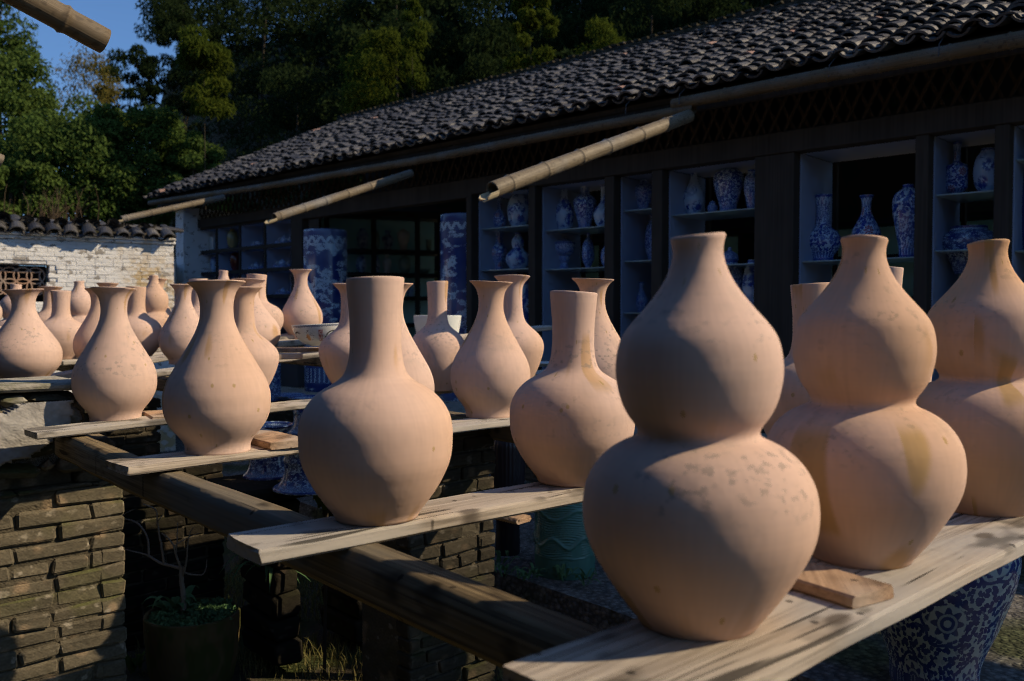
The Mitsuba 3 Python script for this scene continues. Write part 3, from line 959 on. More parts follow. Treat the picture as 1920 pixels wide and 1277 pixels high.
# stepped cornice and tile cap
wbox('cornice', -0.02, LW, -0.33, 0.028, w_top, w_top + 0.036, 'whitewash', c=0.01)
wbox('cornice', -0.02, LW, -0.33, 0.055, w_top + 0.038, w_top + 0.075, 'whitewash', c=0.012)
wbox('cap_bed', -0.02, LW, -0.33, 0.06, w_top + 0.077, w_top + 0.12, 'dark_brick', c=0.02)
for side in (1, -1):
    ey = np.array([0, -0.9 * side, 0.30])
    CM = WFM @ frame([0, -0.14 + 0.19 * side, w_top + 0.115], [side, 0, 0], ey)
    lo, hi = (0.06, LW) if sgn * side > 0 else (-LW, -0.06)
    place_tiles(WW, CM, lo, hi, 0.24, 0.172, 0.105, 300 if side > 0 else 0, 31 + side, w=0.148, l=0.17, th=0.012, lip=0.018, rank=lambda sy: abs(sy[0]))
    if side < 0:
        continue
q = np.random.default_rng(8)
x = 0.05
while x < 3.4:
    m = tile_mesh(True, q, 0.14, 0.19)
    m.apply_transform(trimesh.transformations.rotation_matrix(PI / 2 + q.normal(0, 0.05), [0, 0, 1]))
    m.apply_transform(trimesh.transformations.rotation_matrix(q.normal(0, 0.04), [0, 1, 0]))
    m.apply_translation([sgn * x, -0.14, w_top + 0.175])
    put('ridge_tile', moved(m, WFM), 'roof_tile', WW, uv=np.tile([[20.0 * int(q.integers(1, 900)), 0.0]], (len(m.vertices), 1)))
    x += 0.15
# window: overlapping rings of tile, dark behind
wk = put('lattice_window', moved(cbox(win[1] - win[0], 0.02, win[3] - win[2], 0.002, (sgn * (win[0] + win[1]) / 2, -0.42, (win[2] + win[3]) / 2)), WFM), 'dark_wall', WW)
rad = 0.088
px_ = rad * math.sqrt(2)
nx_, nz_ = int((win[1] - win[0]) / px_) + 1, int((win[3] - win[2]) / px_) + 1
cnt = 0
for a in range(nx_ + 1):
    for b in range(nz_ + 1):
        cx_, cz_ = win[0] + a * px_, win[3] - b * px_
        for k in range(4):
            t = np.linspace(k * PI / 2 + PI / 4, k * PI / 2 + 3 * PI / 4, 6) - PI / 2
            X, Z = cx_ + rad * np.cos(t), cz_ + rad * np.sin(t)
            if X.min() < win[0] - 0.01 or X.max() > win[1] + 0.01 or Z.min() < win[2] - 0.01 or Z.max() > win[3] + 0.01:
                continue
            vs = []
            for xx, zz, tt in zip(X, Z, t):
                for dr_ in (-0.007, 0.007):
                    for yy in (-0.19, -0.09):
                        vs.append([sgn * (xx + dr_ * math.cos(tt)), yy, zz + dr_ * math.sin(tt)])
            f = []
            for i in range(5):
                o = i * 4
                f += [[o, o + 1, o + 5, o + 4], [o + 2, o + 6, o + 7, o + 3], [o + 1, o + 3, o + 7, o + 5], [o, o + 4, o + 6, o + 2]]
            if cnt < 300:
                put('tile_arc', (np.c_[np.array(vs), np.ones(len(vs))] @ WFM.T[:, :3], np.array(f)), 'arc_tile', wk, smooth=30)
            cnt += 1
mat('arc_tile', prin(proc(lambda p, n, uv: mix((0.30, 0.27, 0.23), (0.34, 0.20, 0.13), noise(p.x * 6, p.y * 6, p.z * 6))), 0.85, 0.2))

# ------------------------------------------------------------------ masonry that carries the planks
MOUT = np.array([UY, -UX, 0.0])                                # faces right towards the camera
NV = np.array([-VY, VX, 0.0])                                  # from the rail towards the camera
RAIL_Z = 0.962
MP = -4.30                                                     # the masonry face: points with p . MOUT = MP


def on_mason(px, py):
    d = ray(px, py)
    k = MP / np.dot(d, MOUT)
    return np.array([0, 0, EYE]) + d * k


BP = thing('masonry_wall', 'mossy old masonry pillar of brick and rubble at the lower left with a slab top and a pale cement patch', 'wall')
pc = on_mason(227, 585) * [1, 1, 0]
SFM = wall_frame(pc, MOUT)                                     # x to the left or right along the face
sdir = -1 if np.dot(SFM[:3, 0], uu) > 0 else 1
LP = 1.6


def sx(px):                                                    # distance to the left of the right end
    return float(np.dot(on_mason(px, 585)[:2] - pc[:2], -uu[:2]))


PFM = SFM.copy()
if sdir < 0:
    PFM[:3, 3] = pc - uu * LP
Z_SW = on_mason(70, 719)[2]
Z_BK = on_mason(180, 905)[2]


def sbox(name, x0, x1, y0, y1, z0, z1, bsdf, c=0.02, jit=0.008, smooth=40):
    return put(name, moved(cbox(x1 - x0, y1 - y0, z1 - z0, c, (sdir * (x0 + x1) / 2, (y0 + y1) / 2, (z0 + z1) / 2), jit), SFM), bsdf, BP, smooth=smooth)


sbox('core', 0.02, LP, -0.5, -0.016, Z_G - 0.2, Z_BK - 0.01, 'mortar', 0.01, 0.0)
bricks(BP, PFM, LP, Z_G - 0.1, Z_BK, 'brick', bl=0.31, bh=0.068, bd=0.14, joint=0.009, jit=0.004, chip=0.010, off=0.008, seed=41)
EFM = wall_frame(pc, uu)
if np.dot(EFM[:3, 0], -MOUT) < 0:
    EFM[:3, 3] = pc - MOUT * 0.55
bricks(BP, EFM, 0.55, Z_G - 0.1, Z_BK, 'brick', bl=0.31, bh=0.068, joint=0.009, jit=0.004, chip=0.008, off=0.003, seed=42)
UX0 = sx(150)
sbox('core', UX0 + 0.03, LP, -0.50, -0.06, Z_BK, Z_SW - 0.05, 'mortar', 0.01, 0.0)
sbox('slab', UX0 - 0.02, UX0 + 0.52, -0.50, 0.035, Z_SW - 0.036, Z_SW, 'slab', 0.012, 0.004)
sbox('slab', UX0 + 0.535, LP, -0.50, 0.03, Z_SW - 0.04, Z_SW - 0.004, 'slab', 0.012, 0.004)
q = np.random.default_rng(12)
z = Z_SW - 0.042
for row, h in enumerate((0.065, 0.085, 0.075, 0.08, 0.07)):
    x = UX0 - q.uniform(0, 0.03) if row < 3 else q.uniform(0.0, 0.04)
    while x < LP:
        l = q.uniform(0.07, 0.24)
        if z - h > Z_BK - 0.05:
            sbox('stone', x + 0.004, x + l - 0.006, -0.2, q.uniform(-0.02, 0.03), z - h + 0.004 + q.uniform(0, 0.008), z - 0.006, 'brick' if q.random() < 0.75 else 'slab', 0.024, 0.008)
        x += l
    z -= h
# loose stones on the step to the right of the upper part
for x0, x1, h_ in ((0.02, 0.2, 0.07), (0.05, 0.16, 0.13)):
    sbox('stone', x0, x1, -0.3, -0.03, Z_BK + (0.0 if h_ < 0.1 else 0.075), Z_BK + h_, 'brick', 0.024, 0.01)
# cement patch: a lumpy skin over the stones
gx, gz = np.meshgrid(np.linspace(0, 1, 60), np.linspace(0, 1, 44), indexing='ij')
PXc, PZc = UX0 + 0.02 + 0.75 * gx, Z_SW - 0.40 + 0.32 * gz
nf = meshkit.fbm(np.stack([PXc * 11, PZc * 11, PXc * 0], -1), 4, 3)
band = 0.20 - np.abs((gz - 0.62) + 0.75 * (gx - 0.35)) * 0.55
edge = np.minimum(band, np.minimum(gx, 1 - gx) * 1.2 - 0.02) + 0.22 * (nf - 0.5)
hgt = np.where(edge > 0, 0.034 + 0.03 * np.sqrt(np.clip(edge, 0, 0.3)) + 0.012 * nf, -0.06)
vv_ = np.stack([sdir * PXc, hgt, PZc], -1).reshape(-1, 3)
i_, j_ = np.meshgrid(np.arange(59), np.arange(43), indexing='ij')
a_ = i_ * 44 + j_
put('cement_patch', (np.c_[vv_, np.ones(len(vv_))] @ SFM.T[:, :3], np.stack([a_, a_ + 1, a_ + 45, a_ + 44], -1).reshape(-1, 4)), 'cement', BP, smooth=True)


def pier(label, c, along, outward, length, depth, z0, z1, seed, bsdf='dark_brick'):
    """A brick pier; c is the right end of its front face."""
    t = thing('brick_pier', label, 'pier')
    al, ou = np.array(along, float), np.array(outward, float)
    fm = wall_frame(c, ou)
    org = np.array(c, float)
    if np.dot(fm[:3, 0], al) > 0:
        fm[:3, 3] = org - al * length
    put('core', moved(cbox(length - 0.03, depth - 0.03, z1 - z0, 0.01, (length / 2, -depth / 2 - 0.003, (z0 + z1) / 2 - 0.004)), fm), 'mortar', t)
    bricks(t, fm, length, z0, z1, bsdf, bl=0.215, bh=0.058, joint=0.012, jit=0.003, chip=0.007, off=0.006, seed=seed)
    em = wall_frame(c, al)
    if np.dot(em[:3, 0], ou) > 0:
        em[:3, 3] = org - ou * depth
    bricks(t, em, depth, z0, z1, bsdf, bl=0.215, bh=0.058, joint=0.012, jit=0.003, chip=0.007, off=0.003, seed=seed + 1)
    return t


# ------------------------------------------------------------------ rails and planks
def timber(name, label, cat_, p0, p1, w, h, bsdf, c=0.012, up=(0, 0, 1), seed=0, group=None, warp=0.004, n=60, split=0.0, edge_noise=0.003):
    """A board from p0 to p1 (middle of its top face), w wide, h thick, with worn edges and a rough sawn end."""
    p0, p1 = np.array(p0, float), np.array(p1, float)
    L = np.linalg.norm(p1 - p0)
    c = min(c, h * 0.4)
    prof = [(-w / 2 + c, 0), (-w / 6, 0), (w / 6, 0), (w / 2 - c, 0), (w / 2, -c), (w / 2, -h + c), (w / 2 - c, -h), (0, -h), (-w / 2 + c, -h), (-w / 2, -h + c), (-w / 2, -c)]
    prof = np.array(prof)
    m = len(prof)
    ys = np.concatenate([[0, 0.004], np.linspace(0.02, L - 0.02, n), [L - 0.004, L]])
    V = []
    for k, y in enumerate(ys):
        pr = prof.copy()
        P = np.c_[pr[:, 0], np.full(m, y), pr[:, 1]]
        nz = meshkit.noise(np.stack([P[:, 0] * 3 + seed * 7.3, P[:, 1] * 4, P[:, 2] * 30 + seed], 1)) - 0.5
        P[:, 0] += nz * edge_noise * 2.5 * (np.abs(pr[:, 0]) > w / 4)
        P[:, 2] += warp * (meshkit.noise(np.stack([P[:, 0] * 2 + seed, P[:, 1] * 1.1, P[:, 0] * 0 + seed], 1)) - 0.5)
        if k in (0, len(ys) - 1):
            sg = 1 if k == 0 else -1
            P[:, 1] += sg * 0.012 * (meshkit.noise(np.stack([P[:, 0] * 40 + seed, P[:, 2] * 90, P[:, 0] * 0], 1)) - 0.3)
            P[:, [0, 2]] = P[:, [0, 2]] * 0.985 + np.array([0, -h / 2]) * 0.015
        V.append(P)
    V = np.vstack(V)
    f = []
    N = len(ys)
    for i in range(N - 1):
        for j in range(m):
            a, b = i * m + j, i * m + (j + 1) % m
            f.append([a, a + m, b + m, b])
    V = np.vstack([V, [[0, 0.0, -h / 2], [0, L, -h / 2]]])
    f3 = []
    for j in range(m):
        f3.append([j, (j + 1) % m, N * m])
        f3.append([(N - 1) * m + (j + 1) % m, (N - 1) * m + j, N * m + 1])
    ay = (p1 - p0) / L
    ax = np.cross(ay, up)
    ax /= np.linalg.norm(ax)
    M = np.eye(4)
    M[:3, 0], M[:3, 1], M[:3, 2], M[:3, 3] = ax, ay, np.cross(ax, ay), p0
    f = np.array(f)
    tri = np.vstack([f[:, [0, 1, 2]], f[:, [0, 2, 3]], np.array(f3)])
    k = put(name, moved(trimesh.Trimesh(V, tri, process=False), M), bsdf, smooth=35)
    labels[k] = {'label': label, 'category': cat_}
    if group:
        labels[k]['group'] = group
    return k


# front rail: far top edge through (0, 1.658) along v
r0 = np.array([0, 1.658, RAIL_Z]) + NV * 0.055
timber('timber_rail', 'long dark timber rail that carries the left ends of the planks', 'rail', r0 + vv * 2.93, r0 - vv * 1.9, 0.11, 0.11, 'rail_wood', c=0.022, seed=3, n=110, warp=0.02, edge_noise=0.006)

PLANKS = {}


def plank(key, label, pl, pr, w, h, ext_l, ext_r, seed, n=60):
    """near top edge through the two points pl, pr; the board lies on its far side."""
    pl, pr = np.array(pl, float), np.array(pr, float)
    d = (pr - pl) / np.linalg.norm(pr - pl)
    away = np.cross([0, 0, 1.0], d)
    away[2] = 0
    away /= np.linalg.norm(away)
    p0, p1 = pl - d * ext_l + away * w / 2, pr + d * ext_r + away * w / 2
    k = timber('drying_plank', label, 'plank', p0, p1, w, h, 'plank_wood', c=0.006, seed=seed, n=n, group='weathered planks of the drying rack')
    PLANKS[key] = (p0, p1)
    return k


def plank_z(key, x, y):
    p0, p1 = PLANKS[key]
    d = p1[:2] - p0[:2]
    t = np.dot(np.array([x, y]) - p0[:2], d) / d.dot(d)
    return p0[2] + (p1[2] - p0[2]) * t


plank('P0', 'broad pale plank nearest the camera carrying the double gourd vases', at_z(1212, 1371, 1.0), at_z(1920, 1015, 1.0), 0.265, 0.034, 0, 1.3, 1, 90)
plank('P1', 'plank with a splintered end under the tall-neck vase in front', at_z(488, 1031, 1.0), at_z(1090, 920, 1.0), 0.185, 0.034, 0, 1.4, 2, 80)
plank('P2', 'plank third from the camera under the large pear vase', at_z(240, 877, 1.0), at_z(960, 788, 1.0), 0.20, 0.028, 0, 0.9, 3, 80)
plank('P3', 'plank at the left end of the rail under the spotted pear vase', at_z(68, 812, 1.0), at_z(580, 757, 1.03), 0.20, 0.028, 0, 1.5, 4, 80)
plank('P4', 'raised plank that carries the painted bowl', at_z(215, 707, 1.15), at_z(557, 667, 1.235), 0.20, 0.03, 0.1, 2.0, 5)
plank('P5', 'raised plank behind the stone wall slab', at_y(-20, 727, 5.05), at_y(295, 672, 5.72), 0.2, 0.03, 0.7, 1.5, 6)
plank('P6', 'raised plank in the fourth row from the back at left', at_z(60, 681, 1.17), at_z(300, 663, 1.19), 0.2, 0.03, 0.4, 0.5, 7)
plank('P6b', 'short raised plank under the pear vase beside the painted bowl', at_z(520, 640, 1.30), at_z(575, 636, 1.30), 0.2, 0.04, 0.35, 1.4, 8)
for key, lab, c0, z, seed in (('P7', 'back row plank in front of the white wall', (-3.31, 6.6), 1.21, 9), ('P8', 'second last plank in front of the white wall', (-3.95, 6.5), 1.20, 10), ('P9', 'last plank of the rack in front of the white wall', (-4.2, 6.85), 1.2, 11)):
    a = np.array([c0[0], c0[1], z])
    plank(key, lab, a - uu * 0.3 + MOUT * 0.1, a + uu * 1.6 + MOUT * 0.1, 0.2, 0.03, 0, 0, seed)
# supports at the far ends
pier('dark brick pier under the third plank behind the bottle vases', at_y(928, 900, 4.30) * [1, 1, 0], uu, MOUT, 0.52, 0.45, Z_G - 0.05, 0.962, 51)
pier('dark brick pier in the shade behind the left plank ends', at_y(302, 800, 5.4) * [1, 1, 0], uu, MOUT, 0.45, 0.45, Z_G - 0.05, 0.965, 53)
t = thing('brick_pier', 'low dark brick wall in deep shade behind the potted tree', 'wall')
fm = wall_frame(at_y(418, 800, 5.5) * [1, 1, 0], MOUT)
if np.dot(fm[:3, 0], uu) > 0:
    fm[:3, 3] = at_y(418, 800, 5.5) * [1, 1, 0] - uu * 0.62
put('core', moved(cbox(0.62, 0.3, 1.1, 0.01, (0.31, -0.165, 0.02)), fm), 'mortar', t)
bricks(t, fm, 0.62, Z_G - 0.05, 0.58, 'shade_toned_stone', bl=0.25, bh=0.065, joint=0.01, jit=0.003, chip=0.008, off=0.006, seed=58)
b0 = np.array([0.92, 3.18, 0.966])
timber('timber_rail', 'hidden back rail under the right ends of the planks', 'rail', b0 + vv * 2.5, b0 - vv * 2.0, 0.10, 0.10, 'rail_wood', c=0.015, seed=8, n=60)
b1 = np.array([-2.05, 5.15, 1.12])
timber('timber_rail', 'raised rail behind the stone wall under the back planks', 'rail', b1 + vv * 3.0, b1 - vv * 0.2, 0.09, 0.09, 'rail_wood', c=0.015, seed=9, n=40)
b2 = np.array([-0.75, 6.15, 1.145])
timber('timber_rail', 'raised rail at the right ends of the back planks', 'rail', b2 + vv * 2.6, b2 - vv * 0.3, 0.09, 0.09, 'rail_wood', c=0.015, seed=12, n=40)
for i, p in enumerate((b0 - vv * 1.8, b1 + vv * 2.8, b2 + vv * 2.4, b2, r0 - vv * 1.6)):
    timber('timber_post', 'square timber post under the planks of the rack', 'post', [p[0], p[1], p[2] - 0.105], [p[0], p[1], Z_G - 0.05], 0.09, 0.09, 'rail_wood', up=(1, 0, 0), seed=20 + i, group='posts under the rack', n=20)
# wedge boards laid across the planks
def wedge(label, fl, fr, bl, z, h, seed):
    """front left, front right and back left corners of the top, in pixels at height z."""
    a, b, c = at_z(*fl, z), at_z(*fr, z), at_z(*bl, z)
    w = np.linalg.norm((b - a)[:2])
    d = (c - a) / np.linalg.norm(c - a)
    ac = (b - a) / w
    timber('wedge_board', label, 'board', a + ac * w / 2, c + ac * w / 2, w, h, 'wedge_wood', c=0.004, seed=seed, group='short boards that level the vases', n=16)


def board(label, p0, p1, w, h, seed):
    timber('wedge_board', label, 'board', p0, p1, w, h, 'wedge_wood', c=0.004, seed=seed, group='short boards that level the vases', n=16)


pz = 1.0
a = at_z(1640, 1107, pz + 0.024)
bdir = at_z(1520, 1072, pz + 0.024) - a
bdir /= np.linalg.norm(bdir)
board('short pale board with a rough end under the second double gourd vase', a, a + bdir * 0.33, 0.115, 0.022, 31)
a = at_z(546, 826, pz + 0.028)
bdir = at_z(500, 815, pz + 0.028) - a
bdir /= np.linalg.norm(bdir)
board('brown wedge board lying across the plank right of the large pear vase', a, a + bdir * 0.42, 0.16, 0.027, 32)
a = at_z(318, 781, pz + 0.02)
bdir = at_z(292, 768, pz + 0.02) - a
bdir /= np.linalg.norm(bdir)
board('thin reddish board behind the spotted pear vase', a, a + bdir * 0.3, 0.14, 0.018, 33)
zb = plank_z('P4', -1.5, 5.6)
a = at_z(566, 662, zb + 0.034)
board('dark curled board under the painted bowl', a, a - np.array([0.5, 0.16, 0]), 0.13, 0.03, 34)
a = at_z(620, 653, zb + 0.03)
board('flat brown board right under the painted bowl', a + np.array([-0.6, 0.02, 0]), a + np.array([0.15, 0.1, 0]), 0.2, 0.026, 35)

# ------------------------------------------------------------------ unglazed vases
PROF = {
    'gourd': [(110, 0), (114, 8), (126, 22), (161, 70), (186, 110), (204, 144), (215, 178), (218, 212), (214, 250), (196, 290), (170, 318), (140, 336), (111, 349), (109, 352), (116, 367), (130, 384), (147, 422), (155, 472), (148, 522), (136, 545), (106, 580), (78, 614), (62, 639), (51, 664), (46, 686), (47, 702), (51.5, 716)],
    'pear': [(59, 0), (58, 7), (59, 14), (64, 23), (73, 34), (83, 47), (91, 62), (96, 82), (96.5, 102), (90, 130), (76, 157), (61, 183), (47, 208), (37.6, 228), (30.5, 252), (29.5, 268), (31, 285), (37, 303), (45, 312), (52.5, 318)],
    'neck': [(77, 0), (80, 10), (85, 15), (98, 32), (115, 57), (128, 82), (138, 107), (142, 132), (143, 162), (140, 185), (128, 212), (115, 228), (104, 238), (87.6, 248), (71, 258), (60, 268), (55, 279), (50, 299), (47.5, 330), (48, 370), (51, 412), (54, 448)],
    'trumpet': [(27, 0), (28, 10), (39, 27), (49, 45), (56, 63), (59.6, 79), (57, 90), (48, 101), (36, 111), (26, 119), (22, 127), (19.4, 142), (18.5, 165), (20, 180), (26, 188), (31, 192), (33.8, 195)],
}
NAMES = {'gourd': ('double_gourd_vase', 'unglazed double gourd vases'), 'pear': ('pear_vase', 'unglazed flared pear vases'), 'neck': ('tall_neck_vase', 'unglazed tall-neck bottle vases'), 'trumpet': ('trumpet_neck_vase', 'unglazed trumpet-mouth bottle vases')}
CLAYS = []
vseed = [0]


def clay_vase(kind, label, xc, rim_y, base=None, Y=None, plankkey=None, z=None, rs=1.0, tilt=0.0):
    """base: pixel row of the foot's centre on its plank; or depth Y with the plank's height; the rim's row sets the height."""
    vseed[0] += 1
    sd = vseed[0]
    if base is not None:
        p = at_z(xc, base, 1.0 if z is None else z)
    else:
        p = at_y(xc, rim_y, Y)
        p[2] = plank_z(plankkey, p[0], p[1]) if z is None else z
    if plankkey and z is None:
        p[2] = plank_z(plankkey, p[0], p[1])
    rimz = at_y(xc, rim_y, p[1])[2]
    H = rimz - p[2]
    tilt = tilt or float(np.random.default_rng(sd + 500).normal(0, 0.35))
    pr = np.array(PROF[kind], float)
    k = H / pr[-1, 1]
    rad = rs if rs > 5 else None
    if rad:                                   # rs as half width in pixels
        kr = rad * np.hypot(p[0], p[1]) / math.hypot(1, (xc - CX) / F) / F / pr[:, 0].max()
    else:
        kr = k * rs
    pr[:, 0] *= kr * (1 if rad else 1 + 0.02 * math.sin(sd * 5.3))
    pr[:, 1] *= k
    big = p[1] < 3.3
    mesh, uv = lathe(vessel(pr, 120 if big else 70, wall=0.010 if kind != 'gourd' else 0.012, soft={'gourd': 4, 'pear': 5, 'neck': 6, 'trumpet': 6}[kind] if big else 4), seg=128 if big else 72, wob=0.010 if kind != 'neck' else 0.008, seed=sd)
    name, group = NAMES[kind]
    m = T().translate([p[0], p[1], p[2] + 0.0005]).rotate([0, 1, 0], tilt).rotate([0, 0, 1], (sd * 77) % 360)
    key = put(name, mesh, 'clay', smooth=True, uv=uv, to_world=m)
    labels[key] = {'label': label, 'category': 'vase', 'group': group}
    CLAYS.append((key, p, H))
    return key


V_ = clay_vase
V_('gourd', 'largest unglazed double gourd vase, nearest the camera at the end of the front plank', 1308, 446, base=1163)
V_('gourd', 'second unglazed double gourd vase on the front plank, beside the short board', 1612, 451, base=1043)
V_('gourd', 'third double gourd vase on the front plank, with yellow drips, cut by the right edge', 1843, 457, base=953)
V_('neck', 'big bottle vase with a straight tall neck standing alone on the splintered plank', 706, 525, base=968)
V_('neck', 'bottle vase with wavy rim and yellow stain half behind the nearest double gourd', 1072, 550, base=901, rs=118)
V_('pear', 'large flared pear vase at the left on the third plank', 409, 530, base=845)
V_('pear', 'spotted flared pear vase at the left end of the rail', 217, 542, base=787)
V_('pear', 'flared pear vase with a chipped lip in the middle of the rack', 919, 529, base=780)
V_('pear', 'flared pear vase mostly hidden behind the big tall-neck bottle', 729, 532, Y=3.55, plankkey='P2')
V_('trumpet', 'trumpet-mouth bottle with spotted shoulder right of the painted bowl', 658, 533, Y=4.75, plankkey='P3', rs=61)
V_('trumpet', 'trumpet-mouth bottle behind the chipped pear vase', 961, 519, Y=4.95, z=1.03, rs=60)
V_('pear', 'flared pear vase just left of the nearest double gourd vase', 1111, 524, Y=4.4, z=1.02)
V_('neck', 'tall-neck bottle in front of the small white bowl', 820, 529, Y=5.0, plankkey='P3', rs=54)
V_('pear', 'slim flared pear vase left of the large pear vase', 344, 534, Y=5.22, plankkey='P4', rs=44)
V_('pear', 'flared pear vase hidden behind the spotted pear vase', 186, 542, Y=5.45, plankkey='P5', rs=46)
V_('neck', 'straight-neck bottle between the two leftmost pear vases', 113, 546, Y=6.0, plankkey='P6', rs=46)
V_('pear', 'flared pear vase at the left edge on the stone slab', 44, 544, Y=5.1, plankkey='P5', rs=64)
V_('gourd', 'double gourd vase behind the leftmost pear vase before the lattice window', 31, 534, Y=6.55, plankkey='P8', rs=41)
V_('trumpet', 'trumpet-mouth bottle in front of the lattice window corner', 94, 539, Y=7.15, plankkey='P9', rs=38)
V_('gourd', 'double gourd vase before the white wall right of the lattice window', 148, 528, Y=6.6, plankkey='P7', rs=38)
V_('trumpet', 'trumpet-mouth bottle showing only its lip over the spotted pear vase', 201, 532, Y=7.05, plankkey='P8', rs=34)
V_('neck', 'straight-neck bottle right of the spotted pear vase', 255, 539, Y=6.1, plankkey='P6', rs=47)
V_('gourd', 'double gourd vase before the stained corner of the white wall', 288, 518, Y=7.0, plankkey='P7', rs=36)
V_('pear', 'flared pear vase behind the gourd vase at the wall corner', 295, 523, Y=7.35, plankkey='P8', rs=33)
V_('neck', 'straight-neck bottle between the slim and the large pear vase', 373, 524, Y=6.05, plankkey='P5', rs=45)
V_('gourd', 'double gourd vase whose small mouth rises above the large pear vase', 420, 508, Y=7.3, plankkey='P7', rs=36)
V_('pear', 'round-bodied pear vase right behind the large pear vase', 466, 525, Y=5.5, plankkey='P4', rs=57)
V_('trumpet', 'trumpet-mouth bottle touching the right side of the large pear vase', 454, 539, Y=4.4, plankkey='P3', rs=66)
V_('neck', 'straight-neck bottle left of the pear vase by the painted bowl', 480, 516, Y=6.2, plankkey='P5', rs=49)
V_('pear', 'pear vase with a round shadow on its belly left above the painted bowl', 566, 506, Y=6.5, z=1.302, rs=38.5, tilt=-1.0)
V_('neck', 'bottle with a notched rim between the first and second double gourd vases', 1524, 534, Y=3.0, z=0.985, rs=98)
V_('neck', 'bottle whose neck shows right of the second double gourd vase', 1660, 503, Y=3.9, z=1.0, rs=82)
V_('gourd', 'double gourd vase cut by the left edge of the picture', -32, 540, Y=5.9, z=1.17, rs=44)

# ------------------------------------------------------------------ blue and white porcelain
SH = {
    'pear': [(.50, 0), (.52, .03), (.60, .07), (.88, .20), (1, .34), (.92, .46), (.62, .60), (.36, .72), (.29, .82), (.33, .93), (.50, 1)],
    'bottle': [(.52, 0), (.55, .04), (.62, .06), (.92, .2), (1, .33), (.9, .44), (.55, .55), (.34, .64), (.31, .8), (.33, .94), (.42, 1)],
    'collar': [(.55, 0), (.58, .06), (.56, .08), (.88, .2), (1, .30), (.97, .36), (.84, .42), (.82, .44), (.5, .5), (.40, .55), (.37, .8), (.46, .96), (.48, 1)],
    'meiping': [(.50, 0), (.54, .03), (.55, .12), (.78, .4), (.97, .66), (1, .76), (.9, .86), (.55, .93), (.3, .955), (.28, .975), (.36, 1)],
    'shoulder': [(.55, 0), (.57, .05), (.55, .08), (.8, .35), (1, .58), (.97, .66), (.7, .74), (.42, .78), (.36, .88), (.44, .97), (.5, 1)],
    'zun': [(.6, 0), (.62, .05), (.58, .1), (.9, .28), (1, .42), (.9, .55), (.62, .66), (.52, .8), (.62, .93), (.82, 1)],
    'moon': [(.45, 0), (.48, .05), (.45, .07), (.85, .22), (1, .43), (.86, .66), (.45, .82), (.22, .87), (.2, .95), (.26, 1)],
    'gourd': [(.6, 0), (.62, .04), (.85, .14), (1, .28), (.9, .42), (.5, .55), (.42, .60), (.5, .72), (.48, .82), (.3, .9), (.22, .95), (.24, 1)],
    'rouleau': [(.35, 0), (.40, .05), (.55, .1), (.92, .15), (.96, .2), (.98, .5), (.96, .58), (.4, .62), (.3, .68), (.28, .86), (.36, .97), (.40, 1)],
    'jar': [(.5, 0), (.53, .03), (.62, .2), (.92, .55), (1, .72), (.9, .86), (.68, .93), (.64, .96), (.68, 1)],
    'ginger': [(.55, 0), (.57, .05), (.7, .2), (.96, .5), (1, .65), (.9, .82), (.6, .9), (.56, .93), (.56, 1)],
    'stemcup': [(.5, 0), (.48, .06), (.34, .16), (.30, .28), (.42, .36), (.48, .44), (.46, .52), (.7, .6), (.95, .75), (1, .9), (1, 1)],
    'stemcup_lid': [(1.04, 0), (.95, .12), (.6, .45), (.3, .65), (.12, .72), (.1, .8), (.16, .9), (.05, 1)],
    'ginger_lid': [(.62, 0), (.6, .2), (.48, .5), (.2, .68), (.12, .74), (.16, .85), (.10, .97), (.02, 1)],
    'cup': [(.55, 0), (.6, .05), (.8, .3), (.92, .7), (1, 1)],
    'globe': [(.5, 0), (.55, .04), (.9, .25), (1, .5), (.85, .78), (.5, .93), (.42, .96), (.46, 1)],
    'cylinder': [(.97, 0), (1, .01), (1, .5), (1, .97), (.985, 1)],
    'zunfoot': [(1, 0), (1.0, .03), (.86, .10), (.72, .3), (.68, .5), (.72, .62), (.68, .74), (.72, .86), (.9, .97), (.97, 1)],
    'bowl': [(.36, 0), (.38, .05), (.55, .12), (.78, .35), (.92, .66), (1, 1)],
    'teapot': [(.5, 0), (.55, .05), (.9, .3), (1, .55), (.8, .85), (.5, .97), (.5, 1)],
}
pseed = [100]


def porcelain(name, label, category, shape, p, r, h, bsdf, group=None, lid=None, facets=0, squash=1.0, wall=None, depth=None, seg=40, n=40, tilt=0.0, rot=None):
    pseed[0] += 1
    k = thing(name, label, category, group)
    m = T().translate([float(p[0]), float(p[1]), float(p[2]) + 0.0006])
    if tilt:
        m = m.rotate([0, 1, 0], tilt)
    m = m.rotate([0, 0, 1], (pseed[0] * 53) % 360 if rot is None else rot)
    hb = h * (0.8 if lid else 1.0)
    pr = [(a * r, b * hb) for a, b in SH[shape]]
    mesh, uv = lathe(vessel(pr, n, wall or r * 0.07, depth), seg=seg, seed=pseed[0], facets=facets, squash=squash)
    put('body', mesh, bsdf, k, uv=uv, to_world=m)
    if lid:
        lp = [(a * r, b * h * 0.2) for a, b in SH[lid]]
        o = curve(lp, 24)
        mesh, uv = lathe(np.vstack([[(0.0005, 0.0)], o, [(0.0005, o[-1, 1])]]), seg=seg, seed=pseed[0])
        put('lid', mesh, bsdf, k, uv=uv, to_world=m @ T().translate([0, 0, hb + 0.001]))
    return k


